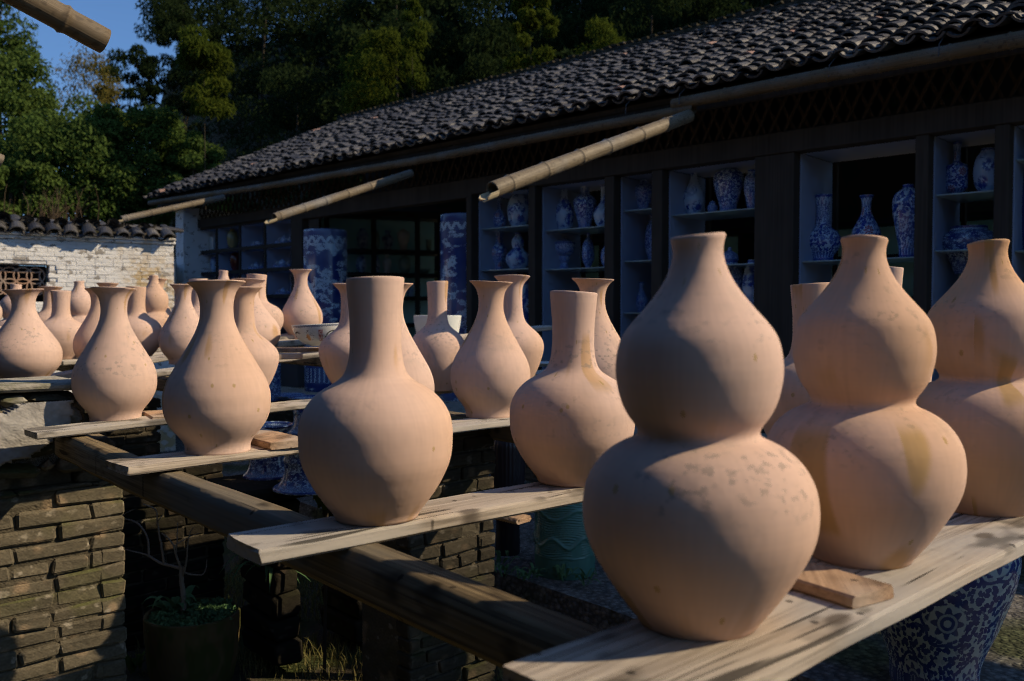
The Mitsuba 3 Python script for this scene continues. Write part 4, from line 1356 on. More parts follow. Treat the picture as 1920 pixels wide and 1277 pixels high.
def on_shelf(shape, label, xc, ty, by, hw, bsdf='porcelain_scroll', category='vase', name='porcelain_vase', depth=0.30, zfix=None, group='blue and white porcelain on the display shelves', **k):
    D = DF + depth * KB
    s, z1 = on_front(xc, ty, D)
    _, z0 = on_front(xc, by, D)
    p = W(s, D, z0 if zfix is None else zfix)
    y = p[1]
    r = hw * y / F / math.sqrt(1 + ((xc - CX) / F) ** 2) * 1.0
    return porcelain(name, label, category, shape, p, r, z1 - p[2], bsdf, group, **k)


def shelf_z(bay, i):
    a, b, sh = bays[bay]
    return on_front(a + 2, sh[i], DF + 0.10)[1]


sc, sp = 'porcelain_scroll', 'porcelain_sparse'
A_ = on_shelf
A_('bottle', 'small dark blue bottle on the upper shelf of the first display bay', 936, 370, 421, 15, sc, zfix=shelf_z(0, 0))
A_('globe', 'white and blue round jar on the upper shelf of the first display bay', 973, 362, 420, 22, sp, zfix=shelf_z(0, 0))
A_('zun', 'six-sided blue vase on the middle shelf of the first display bay', 932, 431, 504, 20, sc, zfix=shelf_z(0, 1), facets=6)
A_('gourd', 'white vase with blue sprays beside the six-sided vase', 971, 437, 504, 23, sp, zfix=shelf_z(0, 1))
A_('jar', 'low blue jar at the bottom of the first display bay', 984, 525, 600, 13, sc, zfix=Z_SILL)
A_('pear', 'white pear vase with one blue flower spray in the second bay', 1058, 345, 430, 20, sp, zfix=shelf_z(1, 0))
A_('shoulder', 'faceted blue vase in the middle of the upper shelf of the second bay', 1097, 346, 426, 22, sc, zfix=shelf_z(1, 0), facets=8)
A_('bottle', 'blue and white bottle half behind the second bay post on the upper shelf', 1133, 348, 424, 20, sp, zfix=shelf_z(1, 0))
A_('stemcup', 'blue lidded stem cup on the lower shelf of the second bay', 1058, 444, 503, 21, sc, category='lidded cup', name='stem_cup', zfix=shelf_z(1, 1), lid='stemcup_lid')
A_('moon', 'blue moon flask with red flowers on the lower shelf of the second bay', 1103, 437, 502, 19, sc, zfix=shelf_z(1, 1), squash=0.6)
A_('moon', 'small round blue flask cut by the second bay post', 1137, 453, 502, 13, sc, zfix=shelf_z(1, 1), squash=0.7)
A_('pear', 'slim blue vase low in the second bay', 1132, 560, 640, 11, sc, zfix=Z_SILL)
A_('shoulder', 'banded blue vase on the top shelf of the narrow third bay', 1208, 328, 392, 20, sc, zfix=shelf_z(2, 0))
A_('moon', 'dark blue moon flask with a white rosette in the narrow third bay', 1221, 401, 488, 20, sc, zfix=shelf_z(2, 1), squash=0.5)
A_('pear', 'small reddish blue bottle on the low shelf of the third bay', 1203, 529, 580, 13, sc, zfix=shelf_z(2, 2))
A_('pear', 'tall blue vase with white panels on the top shelf of the fourth bay', 1301, 312, 400, 20, sp, zfix=shelf_z(3, 0))
A_('ginger', 'tiny lidded blue jar between two vases in the fourth bay', 1336, 376, 397, 10, sc, name='lidded_jar', category='jar', zfix=shelf_z(3, 0), lid='ginger_lid')
A_('meiping', 'broad-shouldered blue scroll vase in the fourth bay', 1366, 312, 396, 29, sc, zfix=shelf_z(3, 0))
A_('ginger', 'blue vase cut by the big post on the top shelf of the fourth bay', 1411, 319, 390, 16, sc, zfix=shelf_z(3, 0))
A_('ginger', 'lidded ginger jar with blue scrolls in the fourth bay behind the nearest gourd', 1368, 463, 560, 28, sc, name='lidded_jar', category='jar', lid='ginger_lid', zfix=shelf_z(3, 2))
A_('globe', 'white and blue vase low beside the big post', 1410, 488, 588, 18, sp, zfix=shelf_z(3, 2))
A_('collar', 'blue bottle with white neck band and broad collar at left of the fifth bay', 1544, 366, 488, 35, sc, zfix=shelf_z(4, 0))
A_('pear', 'blue vase with a plain white neck in the middle of the fifth bay', 1625, 367, 488, 29, sc, zfix=shelf_z(4, 0))
A_('meiping', 'tall blue scroll vase at the right post of the fifth bay', 1703, 347, 486, 30, sc, zfix=shelf_z(4, 0))
A_('rouleau', 'blue square-shouldered bottle on the top shelf of the sixth bay', 1795, 267, 361, 22, sc, zfix=shelf_z(5, 0))
A_('globe', 'white round vase with a blue dragon cut by the sixth bay post', 1852, 279, 358, 27, sp, zfix=shelf_z(5, 0))
A_('jar', 'big wide-mouthed blue and white jar behind the third gourd vase', 1817, 426, 524, 53, 'porcelain_cloud', category='jar', name='porcelain_jar', zfix=shelf_z(5, 1) - 0.18)
A_('globe', 'deep blue vase at the right edge of the picture on the last shelf', 1926, 297, 458, 28, 'navy_glaze', zfix=shelf_z(6, 1))

# cubby wares
def teaset(label, xc, by, hw, zfix):
    D = DF + 0.2
    s, _ = on_front(xc, by, D)
    p = W(s, D, zfix)
    r = hw * p[1] / F
    k = thing('tea_set', label, 'tea set', 'blue and white tea sets in the cubby shelf')
    pseed[0] += 1
    tr = [(.0005, 0), (1 * r, 0), (1.02 * r, .12 * r), (.98 * r, .2 * r), (.94 * r, .2 * r), (.0005, .15 * r)]
    m = T().translate(list(map(float, p)))
    mesh, uv = lathe(np.array(tr), seg=32, seed=pseed[0])
    put('tray', mesh, sc, k, uv=uv, to_world=m)
    mesh, uv = lathe(vessel([(a * r * .42, b * r * .62) for a, b in SH['teapot']], 24, .004), seg=28, seed=pseed[0])
    mp = m @ T().translate([0, 0, .16 * r])
    put('pot', mesh, sp, k, uv=uv, to_world=mp)
    mesh, uv = lathe([(.0005, 0), (.22 * r, 0), (.2 * r, .06 * r), (.06 * r, .12 * r), (.05 * r, .17 * r), (.07 * r, .22 * r), (.0005, .25 * r)], seg=20, seed=pseed[0])
    put('lid', mesh, sp, k, uv=uv, to_world=mp @ T().translate([0, 0, .625 * r]))
    put('spout', tube([[.3 * r, 0, .25 * r], [.5 * r, 0, .35 * r], [.6 * r, 0, .6 * r]], [.09 * r, .06 * r, .045 * r], 10), 'white_glaze', k, smooth=True, to_world=mp)
    an = np.linspace(-1.2, 1.2, 9)
    put('handle', tube(np.stack([-.38 * r - .26 * r * np.cos(an), 0 * an, .34 * r + .24 * r * np.sin(an)], 1), .04 * r, 8), 'white_glaze', k, smooth=True, to_world=mp)
    for x in (-.72, .74):
        mesh, uv = lathe(vessel([(a * r * .2, b * r * .24) for a, b in SH['cup']], 14, .003), seg=20, seed=pseed[0])
        put('cup', mesh, sc, k, uv=uv, to_world=m @ T().translate([x * r, -.25 * r, .17 * r]))


zs = [z + 0.031 for z in zc]
A_('cup', 'plain white cup in the top left cubby', 399, 445, 462, 6, 'white_glaze', 'cup', 'white_cup', 0.14, zs[1], 'small wares in the cubby shelf')
A_('globe', 'squat olive jar in the top row of the cubby shelf', 436, 430, 460, 11, 'olive_glaze', 'jar', 'small_jar', 0.14, zs[1], 'small wares in the cubby shelf')
teaset('tea set on a tray in the top row, third cubby', 483, 456, 13, zs[1])
teaset('larger tea set in the top right cubby', 533, 451, 17, zs[1])
A_('ginger', 'small blue and white cup in the second row, first cubby', 401, 482, 505, 7, sp, 'cup', 'small_jar', 0.14, zs[2], 'small wares in the cubby shelf')
A_('globe', 'dark red round vase in the second row of the cubby shelf', 442, 470, 502, 11, 'red_glaze', 'vase', 'small_vase', 0.14, zs[2], 'small wares in the cubby shelf')
teaset('low blue tea set in the second row, third cubby', 481, 500, 15, zs[2])
teaset('blue and white tea set on a long tray in the second row, right cubby', 530, 498, 18, zs[2])
A_('ginger', 'blue jar in the third row of the cubby shelf', 441, 515, 545, 9, sc, 'jar', 'small_jar', 0.14, zs[3], 'small wares in the cubby shelf')
teaset('tea set in the third row, right cubby', 531, 545, 14, zs[3])
teaset('tea set low in the fourth row of the cubby shelf', 540, 596, 15, zs[4])

# the two tall painted cylinders at the entrance
def floor_piece(shape, name, label, category, xc, by, hw, ty, z0, bsdf, y=None, **k):
    p = at_z(xc, by, z0) if y is None else at_y(xc, by, y)
    p[2] = z0
    h = at_y(xc, ty, p[1])[2] - z0
    r = hw * p[1] / F / math.sqrt(1 + ((xc - CX) / F) ** 2)
    return porcelain(name, label, category, shape, p, r, h, bsdf, seg=64, n=60, **k), p, r, h


floor_piece('cylinder', 'porcelain_cylinder', 'tall blue and white porcelain cylinder at the left of the dark entrance', 'vase', 612, 732, 41, 433, Z_FLOOR, 'porcelain_cloud', wall=0.02, depth=0.3, group='tall painted cylinders at the entrance')
floor_piece('cylinder', 'porcelain_cylinder', 'tall blue and white porcelain cylinder at the right of the dark entrance beside the post', 'vase', 874, 700, 48, 405, Z_FLOOR, 'porcelain_cloud', y=7.75 * KB, wall=0.02, depth=0.3, group='tall painted cylinders at the entrance')

# angled cabinet seen through the entrance
ca = math.radians(68)
cdir, cout = np.array([math.sin(ca), math.cos(ca), 0]), np.array([math.cos(ca), -math.sin(ca), 0])
YC = 13.4
c0 = at_y(600, 585, YC)
def cab_pt(px, py, back=0.0):
    d = ray(px, py)
    k = np.dot(c0 - [0, 0, EYE] - cout * back, cout) / np.dot(d, cout)
    return np.array([0, 0, EYE]) + d * k
cl, cr = cab_pt(596, 585), cab_pt(830, 585)
LC = np.linalg.norm((cr - cl)[:2])
CMx = frame([cl[0], cl[1], 0], cdir, -cout)                     # x right, y inward
if CMx[2, 2] < 0:
    raise ValueError
cabt = thing('display_cabinet', 'black-framed display cabinet with glazed doors inside the dark entrance', 'cabinet')
zt = cab_pt(700, 406)[2]
put('back', moved(cbox(LC, 0.03, zt - Z_FLOOR, 0.003, (LC / 2, 0.47, (zt + Z_FLOOR) / 2)), CMx), 'inner_panel', cabt)
put('top', moved(cbox(LC + 0.1, 0.5, 0.1, 0.003, (LC / 2, 0.23, zt + 0.05)), CMx), 'black_frame', cabt)
zrows = [cab_pt(720, y)[2] for y in (471, 515, 559, 610)]
for z in zrows:
    put('shelf', moved(cbox(LC, 0.44, 0.06, 0.003, (LC / 2, 0.225, z)), CMx), 'black_frame', cabt)
for px in (598, 613, 700.5, 782, 824):
    x = np.dot(cab_pt(px, 585)[:2] - cl[:2], cdir[:2])
    put('stile', moved(cbox(0.07, 0.06, zt - Z_FLOOR, 0.003, (x, -0.032, (zt + Z_FLOOR) / 2)), CMx), 'black_frame', cabt)
pv = np.array([[0, -0.004, Z_FLOOR], [LC, -0.004, Z_FLOOR], [LC, -0.004, zt], [0, -0.004, zt]])
put('glass_pane', ((np.c_[pv, np.ones(4)] @ CMx.T)[:, :3], np.array([[0, 1, 2, 3]])), 'pane_glass', cabt)
nth = [0, 0, 0]
for xc, ty, row, hw, sh_, b in ((681, 429, 0, 11, 'globe', sp), (706, 432, 0, 7, 'globe', 'celadon_vase'), (728, 433, 0, 11, 'shoulder', sp), (757, 430, 0, 12, 'meiping', 'white_glaze'), (804, 450, 0, 6, 'cup', 'celadon_vase'),
                               (678, 479, 1, 10, 'globe', sp), (706, 480, 1, 8, 'globe', sp), (726, 477, 1, 9, 'shoulder', 'white_glaze'), (759, 480, 1, 12, 'globe', 'celadon_vase'), (796, 505, 1, 11, 'bowl', 'celadon_vase'), (690, 528, 2, 10, 'globe', sp), (770, 528, 2, 11, 'meiping', sp)):
    nth[row] += 1
    p = cab_pt(xc, 585, 0.24)
    z0 = zrows[row] + 0.032
    h = cab_pt(xc, ty, 0.24)[2] - z0
    porcelain('cabinet_vase', f'pale ware {nth[row]} from left in the {["top", "middle", "low"][row]} row behind the cabinet glass', 'vase', sh_, [p[0], p[1], z0], hw * p[1] / F, h, b, 'pale vases in the glazed cabinet', seg=28, n=28)

# bowls and plate on the planks
def bowl_fn(p, n, uv):
    s = dr.floor(uv.x / 20.0)
    x, h = (uv.x - s * 20.0), uv.y
    white = mi.Color3f(0.66, 0.67, 0.63)
    band = smoothstep(0.88, 0.89, h) * smoothstep(0.985, 0.98, h)
    key = smoothstep(0.3, 0.5, dr.abs((x * 22) - dr.floor(x * 22) - 0.5) * 2)
    c = mix(white, mi.Color3f(0.10, 0.13, 0.20), band * (0.5 + 0.5 * key))
    # a bird in ink strokes, repeated round the bowl
    P = 2.05
    u = x / P - dr.floor(x / P)
    q = u * P
    fe = smoothstep(0.05, 0.02, dr.abs(noise(q * 6, h * 7, 4.0) - 0.5)) * smoothstep(0.34, 0.2, dr.sqrt(dr.square(q - 0.55) + dr.square((h - 0.55) * 1.1)))
    c = mix(c, mi.Color3f(0.05, 0.05, 0.045), fe * 0.9)
    orange = smoothstep(0.13, 0.08, dr.sqrt(dr.square(q - 0.46) + dr.square((h - 0.42) * 0.7)))
    c = mix(c, mi.Color3f(0.62, 0.24, 0.03), orange * 0.85)
    tail = smoothstep(0.035, 0.02, dr.abs(dr.sqrt(dr.square(q - 1.75) + dr.square(h - 0.30)) - 0.38)) * smoothstep(0.3, 0.36, h)
    c = mix(c, mi.Color3f(0.05, 0.05, 0.05), tail)
    # red seal with white strokes
    inx = smoothstep(0.105, 0.1, dr.abs(q - 1.13)) * smoothstep(0.25, 0.245, dr.abs(h - 0.50))
    fr_ = dr.maximum(smoothstep(0.082, 0.088, dr.abs(q - 1.13)), smoothstep(0.222, 0.228, dr.abs(h - 0.50)))
    st = dr.maximum(smoothstep(0.4, 0.6, cell_rand(q * 44, h * 26, 1)), fr_)
    return mix(c, mi.Color3f(0.42, 0.10, 0.06), inx * st)


mat('bowl_paint', prin(proc(bowl_fn), 0.14, 0.5))
zb2 = zb + 0.036
pb = at_z(603, 652, zb2)
rb = 53 * pb[1] / F
hb = at_y(603, 612, pb[1])[2] - zb2
porcelain('painted_bowl', 'large white bowl painted with a rooster and a red seal, tilted on dark boards', 'bowl', 'bowl', pb + [0, 0, 0.012], rb, hb, 'bowl_paint', seg=96, n=50, wall=0.008, depth=hb * 0.9, tilt=-3.0, rot=-128)
pb = at_y(820, 592, 6.1)
zz = 1.20
porcelain('white_bowl', 'small plain white bowl behind a tall-neck bottle', 'bowl', 'bowl', [pb[0], pb[1], zz], 45 * pb[1] / F, pb[2] - zz, 'white_glaze', seg=64, wall=0.006, depth=0.2)
pp = at_z(1014, 683, 1.10)
plank('P10', 'far plank edge under the pale plate', at_z(975, 705, 1.085), at_z(1090, 692, 1.085), 0.2, 0.03, 0.2, 0.9, 13)
mesh, uv = lathe([(.0005, 0), (.07, 0), (.075, .006), (.135, .022), (.14, .03), (.134, .029), (.08, .014), (.0005, .012)], seg=48, seed=3)
k = put('plate', mesh, 'white_glaze', uv=uv, to_world=T().translate([float(pp[0]), float(pp[1]), plank_z('P10', pp[0], pp[1]) + 0.001]))
labels[k] = {'label': 'pale plate lying on the far plank left of the pear vase', 'category': 'plate'}

# pieces on the stone ledge between the planks
Z_L = 0.55
led_c = at_z(520, 905, Z_L)
LM = frame([led_c[0], led_c[1], 0], uu, -MOUT)
lg = thing('stone_ledge', 'dark stone ledge under the planks that carries porcelain vases', 'ledge')
put('top', moved(cbox(1.5, 0.55, 0.07, 0.02, (0.42, 0.12, Z_L - 0.035), 0.004), LM), 'shade_toned_stone', lg, smooth=40)
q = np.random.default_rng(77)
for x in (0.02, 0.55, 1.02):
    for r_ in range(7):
        put('block', moved(cbox(0.16 + q.uniform(-0.02, 0.02), 0.42, 0.128, 0.02, (x + q.uniform(-0.01, 0.01), 0.13 + q.uniform(-0.01, 0.01), Z_L - 0.14 - r_ * 0.135), 0.006, q), LM), 'shade_toned_stone', lg, smooth=40)
floor_piece('zunfoot', 'beaker_vase', 'blue and white beaker vase with flared foot, left one on the ledge', 'vase', 505, 893, 50, 797, Z_L, 'porcelain_cloud', group='beaker vases on the stone ledge', wall=0.012)
floor_piece('zunfoot', 'beaker_vase', 'blue and white beaker vase with a dragon, right one on the ledge', 'vase', 583, 915, 72, 830, Z_L, 'porcelain_cloud', group='beaker vases on the stone ledge', wall=0.012)
floor_piece('zunfoot', 'beaker_vase', 'blue and white vase on the gallery plinth behind the tall-neck bottle', 'vase', 577, 812, 38, 745, Z_FLOOR, 'porcelain_cloud', wall=0.012)
floor_piece('cylinder', 'brush_cylinder', 'slim blue and white cylinder with clouds on the gallery plinth', 'vase', 505, 751, 22, 680, Z_FLOOR, 'porcelain_cloud', wall=0.01)
pl = at_z(535, 749, Z_FLOOR)
mesh, uv = lathe([(.0005, 0), (.12, 0), (.13, .02), (.24, .05), (.25, .06), (.24, .06), (.14, .03), (.0005, .025)], seg=48, seed=4)
k = put('plate', mesh, sc, uv=uv, to_world=T().translate([float(pl[0]), float(pl[1]), Z_FLOOR + 0.001]))
labels[k] = {'label': 'blue-rimmed dish on the gallery plinth beside the slim cylinder', 'category': 'plate'}
bx = at_z(556, 727, Z_FLOOR)
k = thing('plinth_block', 'dark grey square pedestal on the gallery floor by the left cylinder', 'pedestal')
put('shaft', moved(cbox(0.44, 0.44, 0.62, 0.008, (0, 0, 0.311)), frame([bx[0], bx[1] + 0.3, Z_FLOOR], [BS, -BC, 0], [BC, BS, 0])), 'plinth_grey', k)
put('cap', moved(cbox(0.48, 0.48, 0.04, 0.006, (0, 0, 0.645)), frame([bx[0], bx[1] + 0.3, Z_FLOOR], [BS, -BC, 0], [BC, BS, 0])), 'plinth_grey', k)

# big jar at the lower right
pj = at_z(1750, 1290, Z_T)
rj = 157 * pj[1] / F / math.sqrt(1 + (790 / F) ** 2)
def jar_fn(p, n, uv):
    s = dr.floor(uv.x / 20.0)
    x, h = uv.x - s * 20.0, uv.y
    white, blue = mi.Color3f(0.30, 0.37, 0.38), mi.Color3f(0.014, 0.028, 0.13)
    w = fbm(x * 14, h * 14, 2.0, 2)
    flower, m = medallions(x + 0.12, h + 0.07, s, 0.50, 0.36, 34)
    lappet = smoothstep(0.13, 0.125, h)
    t = dr.abs(x * 8 - dr.floor(x * 8) - 0.5) * 2
    lp = dr.maximum(smoothstep(0.80, 0.86, t) * 0.0, 1 - smoothstep(0.07, 0.03, dr.abs(t - 0.72))) * 0.95
    m = dr.select(lappet > 0.5, lp, m)
    return mix(white, blue, dr.clip(m, 0, 1) * (0.85 + 0.2 * w))


mat('jar_paint', prin(proc(jar_fn), 0.15, 0.5))
porcelain('porcelain_jar', 'big blue and white flower jar standing under the front plank at the lower right', 'jar', 'meiping', [pj[0], pj[1], Z_T], rj, 0.80, 'jar_paint', seg=96, n=80, wall=0.015)

# green relief drum
pg = at_z(1059, 1072, Z_T)
rg = 56.5 * pg[1] / F
th = np.linspace(0, 2 * PI, 241)
zz = np.concatenate([[0], np.linspace(0.004, 0.50, 150)])
TH, ZZ = np.meshgrid(th, zz)
q3 = np.stack([np.cos(TH) * 1.6, np.sin(TH) * 1.6, ZZ * 9], -1)
wave = np.zeros_like(TH)
drag = 0.225 + 0.028 * np.sin(3 * TH * 2 + 1.2)
body = np.exp(-((ZZ - drag) / 0.014) ** 2) + 0.9 * np.exp(-((ZZ - 0.40 - 0.03 * np.sin(4 * TH)) / 0.014) ** 2)
cloud_ = np.clip(np.sin(ZZ * 420 + 2.5 * np.sin(5 * TH) + 6 * meshkit.noise(q3 * 2)), 0, 1) * (meshkit.noise(q3 * np.array([2.2, 2.2, 0.6]), 4) > 0.45)
wave = np.where((ZZ > 0.135) & (ZZ < 0.48), 0.012 * body + 0.006 * cloud_ * (1 - np.clip(body, 0, 1)), 0)
cross = 0.0035 * (np.sin(TH * 75 + ZZ * 420) * np.sin(TH * 75 - ZZ * 420))
wave = np.where((ZZ > 0.02) & (ZZ < 0.125), cross, wave)
wave += 0.004 * np.exp(-((ZZ - 0.13) / 0.004) ** 2) + 0.004 * np.exp(-((ZZ - 0.485) / 0.005) ** 2)
R_ = rg * (1 - 0.05 * np.clip((0.03 - ZZ) / 0.03, 0, 1)) + wave
v = np.stack([R_ * np.cos(TH), R_ * np.sin(TH), ZZ], -1)
n0, k0 = v.shape[:2]
i_, j_ = np.meshgrid(np.arange(n0 - 1), np.arange(k0 - 1), indexing='ij')
a_ = i_ * k0 + j_
fa = np.stack([a_, a_ + 1, a_ + k0 + 1, a_ + k0], -1).reshape(-1, 4)
mat('celadon', prin(proc(lambda p, n, uv: mix((0.055, 0.16, 0.13), (0.09, 0.22, 0.175), fbm(p.x * 9, p.y * 9, p.z * 9, 2))), 0.3, 0.5))
gd = thing('green_drum', 'dark green glazed drum with a raised dragon and wave relief standing under the second plank', 'drum')
put('body', (v.reshape(-1, 3), fa), 'celadon', gd, smooth=True, to_world=T().translate([float(pg[0]), float(pg[1]), Z_T]))
mesh, uv = lathe([(.0005, .5), (rg * .5, .505), (rg * .97, .5), (rg * 1.0, .49)], seg=64)
put('top', mesh, 'celadon', gd, to_world=T().translate([float(pg[0]), float(pg[1]), Z_T + 0.001]))

# dark ribbed urn with a board leaning at its foot
pu = at_z(952, 1037, Z_T)
k = thing('ribbed_urn', 'tall dark ribbed urn beside the brick pier', 'urn')
ru = 0.115
th = np.linspace(0, 2 * PI, 145)
pr = curve([(ru * .72, 0), (ru * .74, .05), (ru * .70, .2), (ru * .85, .34), (ru * 1.0, .55), (ru * 1.05, .74), (ru * .9, .80)], 50)
rr = pr[:, 0][:, None] * (1 + 0.035 * np.abs(np.sin(th * 14))[None] * (pr[:, 1] > 0.3)[:, None])
v = np.stack([rr * np.cos(th), rr * np.sin(th), np.repeat(pr[:, 1][:, None], len(th), 1)], -1)
v = np.concatenate([v, v[-1:] * [0.02, 0.02, 1]], 0)
n0, k0 = v.shape[:2]
i_, j_ = np.meshgrid(np.arange(n0 - 1), np.arange(k0 - 1), indexing='ij')
a_ = i_ * k0 + j_
put('body', (v.reshape(-1, 3), np.stack([a_, a_ + 1, a_ + k0 + 1, a_ + k0], -1).reshape(-1, 4)), 'dark_glaze', k, smooth=50, to_world=T().translate([float(pu[0]), float(pu[1]), Z_T]))
a = at_z(983, 970, 0.45)
timber('board_end', 'short orange board end sticking out under the second plank', 'board', a, a + vv * 0.55 - uu * 0.05, 0.12, 0.03, 'wedge_wood', seed=61, n=14)
timber('timber_post', 'short post under the orange board end', 'post', [a[0] + vv[0] * 0.4, a[1] + vv[1] * 0.4, 0.418], [a[0] + vv[0] * 0.4, a[1] + vv[1] * 0.4, Z_G], 0.09, 0.09, 'rail_wood', up=(1, 0, 0), seed=62, n=12)

# ------------------------------------------------------------------ plants
def leaf_bsdf(name, c, c2, trans=0.55):
    def fn(p, n, uv):
        r = cell_rand(p.x * 31, p.y * 31, p.z * 31)
        return mix(c, c2, dr.clip(0.65 * fbm(p.x * 0.9, p.y * 0.9, p.z * 0.9, 2) + 0.5 * r - 0.1, 0, 1))
    scene[name] = {'type': 'principledthin', 'base_color': proc(fn), 'roughness': 0.55, 'diff_trans': trans, 'spec_trans': 0.0, 'eta': 1.35}


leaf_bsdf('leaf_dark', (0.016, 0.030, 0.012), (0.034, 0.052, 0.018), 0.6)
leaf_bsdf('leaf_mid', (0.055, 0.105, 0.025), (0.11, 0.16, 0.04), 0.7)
leaf_bsdf('leaf_bamboo', (0.045, 0.075, 0.012), (0.11, 0.135, 0.02), 0.9)
leaf_bsdf('leaf_yellow', (0.15, 0.14, 0.03), (0.22, 0.18, 0.05), 0.8)
leaf_bsdf('leaf_pot', (0.07, 0.16, 0.07), (0.14, 0.24, 0.11), 0.5)
mat('bark', prin((0.055, 0.046, 0.034), 0.9, 0.1))
mat('dry_twig', prin((0.07, 0.052, 0.034), 0.9, 0.1))
mat('twig', prin((0.20, 0.175, 0.14), 0.85, 0.15))


def leaves(q, centers, sizes, n, size, droop=0.3, elong=2.2, lobe=1.0):
    """n leaf blades round the clump centres: bent diamonds of two triangles."""
    k = q.integers(0, len(centers), n)
    d = q.normal(0, 1, (n, 3))
    d /= np.linalg.norm(d, axis=1, keepdims=True)
    r = q.uniform(0.25, 1.0, (n, 1)) ** 0.5
    c = centers[k] + d * r * sizes[k] * lobe
    ax = q.normal(0, 1, (n, 3)) + d * 0.8
    ax[:, 2] -= droop * 2
    ax /= np.linalg.norm(ax, axis=1, keepdims=True)
    up = d + q.normal(0, 0.5, (n, 3))
    sd = np.cross(ax, up)
    sd /= np.linalg.norm(sd, axis=1, keepdims=True) + 1e-9
    s = size * q.uniform(0.6, 1.3, (n, 1))
    w = s / elong / 2
    nrm = np.cross(sd, ax)
    v = np.stack([c - ax * s * 0.5, c + sd * w + nrm * s * 0.08, c + ax * s * 0.5, c - sd * w + nrm * s * 0.08], 1).reshape(-1, 3)
    i = np.arange(n)[:, None] * 4
    return v, np.vstack([i + [[0, 1, 2]], i + [[0, 2, 3]]])


def tree(name, label, base, h, rx, crown0, bsdf, n, leaf, seed, group=None, clumps=46, droop=0.3, elong=2.2, trunk_r=0.12, lean=(0, 0), feather=1.0, category='tree', limbs=True):
    q = np.random.default_rng(seed)
    k = thing(name, label, category, group)
    base = np.array(base, float)
    top = base + [lean[0], lean[1], h]
    zc_, rz = (crown0 + h) / 2, (h - crown0) / 2
    u = q.normal(0, 1, (clumps, 3))
    u /= np.linalg.norm(u, axis=1, keepdims=True)
    rad = q.uniform(0.35, 1.0, (clumps, 1)) ** 0.55
    lobes = 0.82 + 0.3 * meshkit.noise(u * 2.2 + seed)[:, None]
    c = u * rad * lobes * [rx, rx, rz] + base + [lean[0] * 0.6, lean[1] * 0.6, zc_]
    sz = q.uniform(0.55, 1.1, (clumps, 1)) * rx * 0.30 * feather * np.array([1.15, 1.15, 0.75])
    mid = base + [lean[0] * 0.3, lean[1] * 0.3, h * 0.5]
    parts = [tube(curve([base - [0, 0, 0.3], mid, base + [lean[0] * 0.8, lean[1] * 0.8, h * 0.85]], 10), np.linspace(trunk_r, trunk_r * 0.3, 10), 7)]
    if limbs:
        for i in range(min(9, clumps)):
            s_ = base + (top - base) * q.uniform(0.25, 0.6)
            e = c[q.integers(0, clumps)]
            m_ = (s_ + e) / 2 + [0, 0, 0.1 * h * q.random()]
            parts.append(tube(curve([s_, m_, e], 6), np.linspace(trunk_r * 0.45, trunk_r * 0.1, 6), 5))
    put('trunk', cat(parts), 'bark', k, smooth=40)
    v, f = leaves(q, c, sz, n, leaf, droop, elong)
    put('crown', (v, f), bsdf, k)
    return k


def ground_at(x, y):
    return float(hill_h(np.array(x), np.array(y)))


def at_px(px, y):                        # a ground position under a pixel column at depth y
    x = (px - CX) / F * y
    return [x, y, ground_at(x, y)]


def tree_px(name, label, px, ty, y, hw, cy, bsdf, n, leaf, seed, **k):
    """Crown of half width hw px centred on column px, its top at row ty and its bottom at row cy, standing at depth y."""
    b = at_px(px, y)
    zt_ = at_y(px, ty, y)[2]
    zb_ = at_y(px, cy, y)[2]
    h = zt_ - b[2]
    return tree(name, label, b, h, hw * y / F, max(zb_ - b[2], 0.2), bsdf, n, leaf, seed, **k)


# left group, sunlit from the right
tree_px('broadleaf_tree', 'tall green tree filling the left edge under the sky', 5, 75, 22, 118, 430, 'leaf_mid', 26000, 0.125, 201, clumps=110, trunk_r=0.2)
tree_px('broadleaf_tree', 'feathery tree top at the upper left corner', -35, -60, 26, 88, 200, 'leaf_mid', 11000, 0.13, 202, clumps=50, droop=0.5, trunk_r=0.2)
tree_px('broadleaf_tree', 'rounded bushy tree behind the left end of the gallery roof', 270, 185, 20, 105, 440, 'leaf_mid', 26000, 0.115, 203, clumps=90)
tree_px('broadleaf_tree', 'lower rounded bush beside the verge of the gallery roof', 368, 250, 19.5, 62, 440, 'leaf_mid', 12000, 0.11, 204, clumps=36)
tree_px('broadleaf_tree', 'broad green shrub over the middle of the white wall', 150, 205, 19.6, 135, 440, 'leaf_mid', 26000, 0.115, 205, clumps=100)
tree_px('bamboo_clump', 'thin yellowish bamboo against the blue sky', 172, 75, 27, 55, 330, 'leaf_yellow', 3200, 0.17, 206, clumps=60, droop=0.7, elong=5, trunk_r=0.03, feather=1.8)
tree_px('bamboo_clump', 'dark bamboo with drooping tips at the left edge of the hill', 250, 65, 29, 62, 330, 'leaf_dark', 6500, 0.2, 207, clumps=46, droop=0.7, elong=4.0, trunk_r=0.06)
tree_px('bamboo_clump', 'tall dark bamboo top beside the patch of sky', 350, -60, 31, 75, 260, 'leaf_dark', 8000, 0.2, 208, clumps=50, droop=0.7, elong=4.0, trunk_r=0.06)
tree_px('broadleaf_tree', 'low dark bush behind the tile cap at the left edge', 25, 290, 18.2, 105, 450, 'leaf_mid', 15000, 0.11, 209, clumps=50)
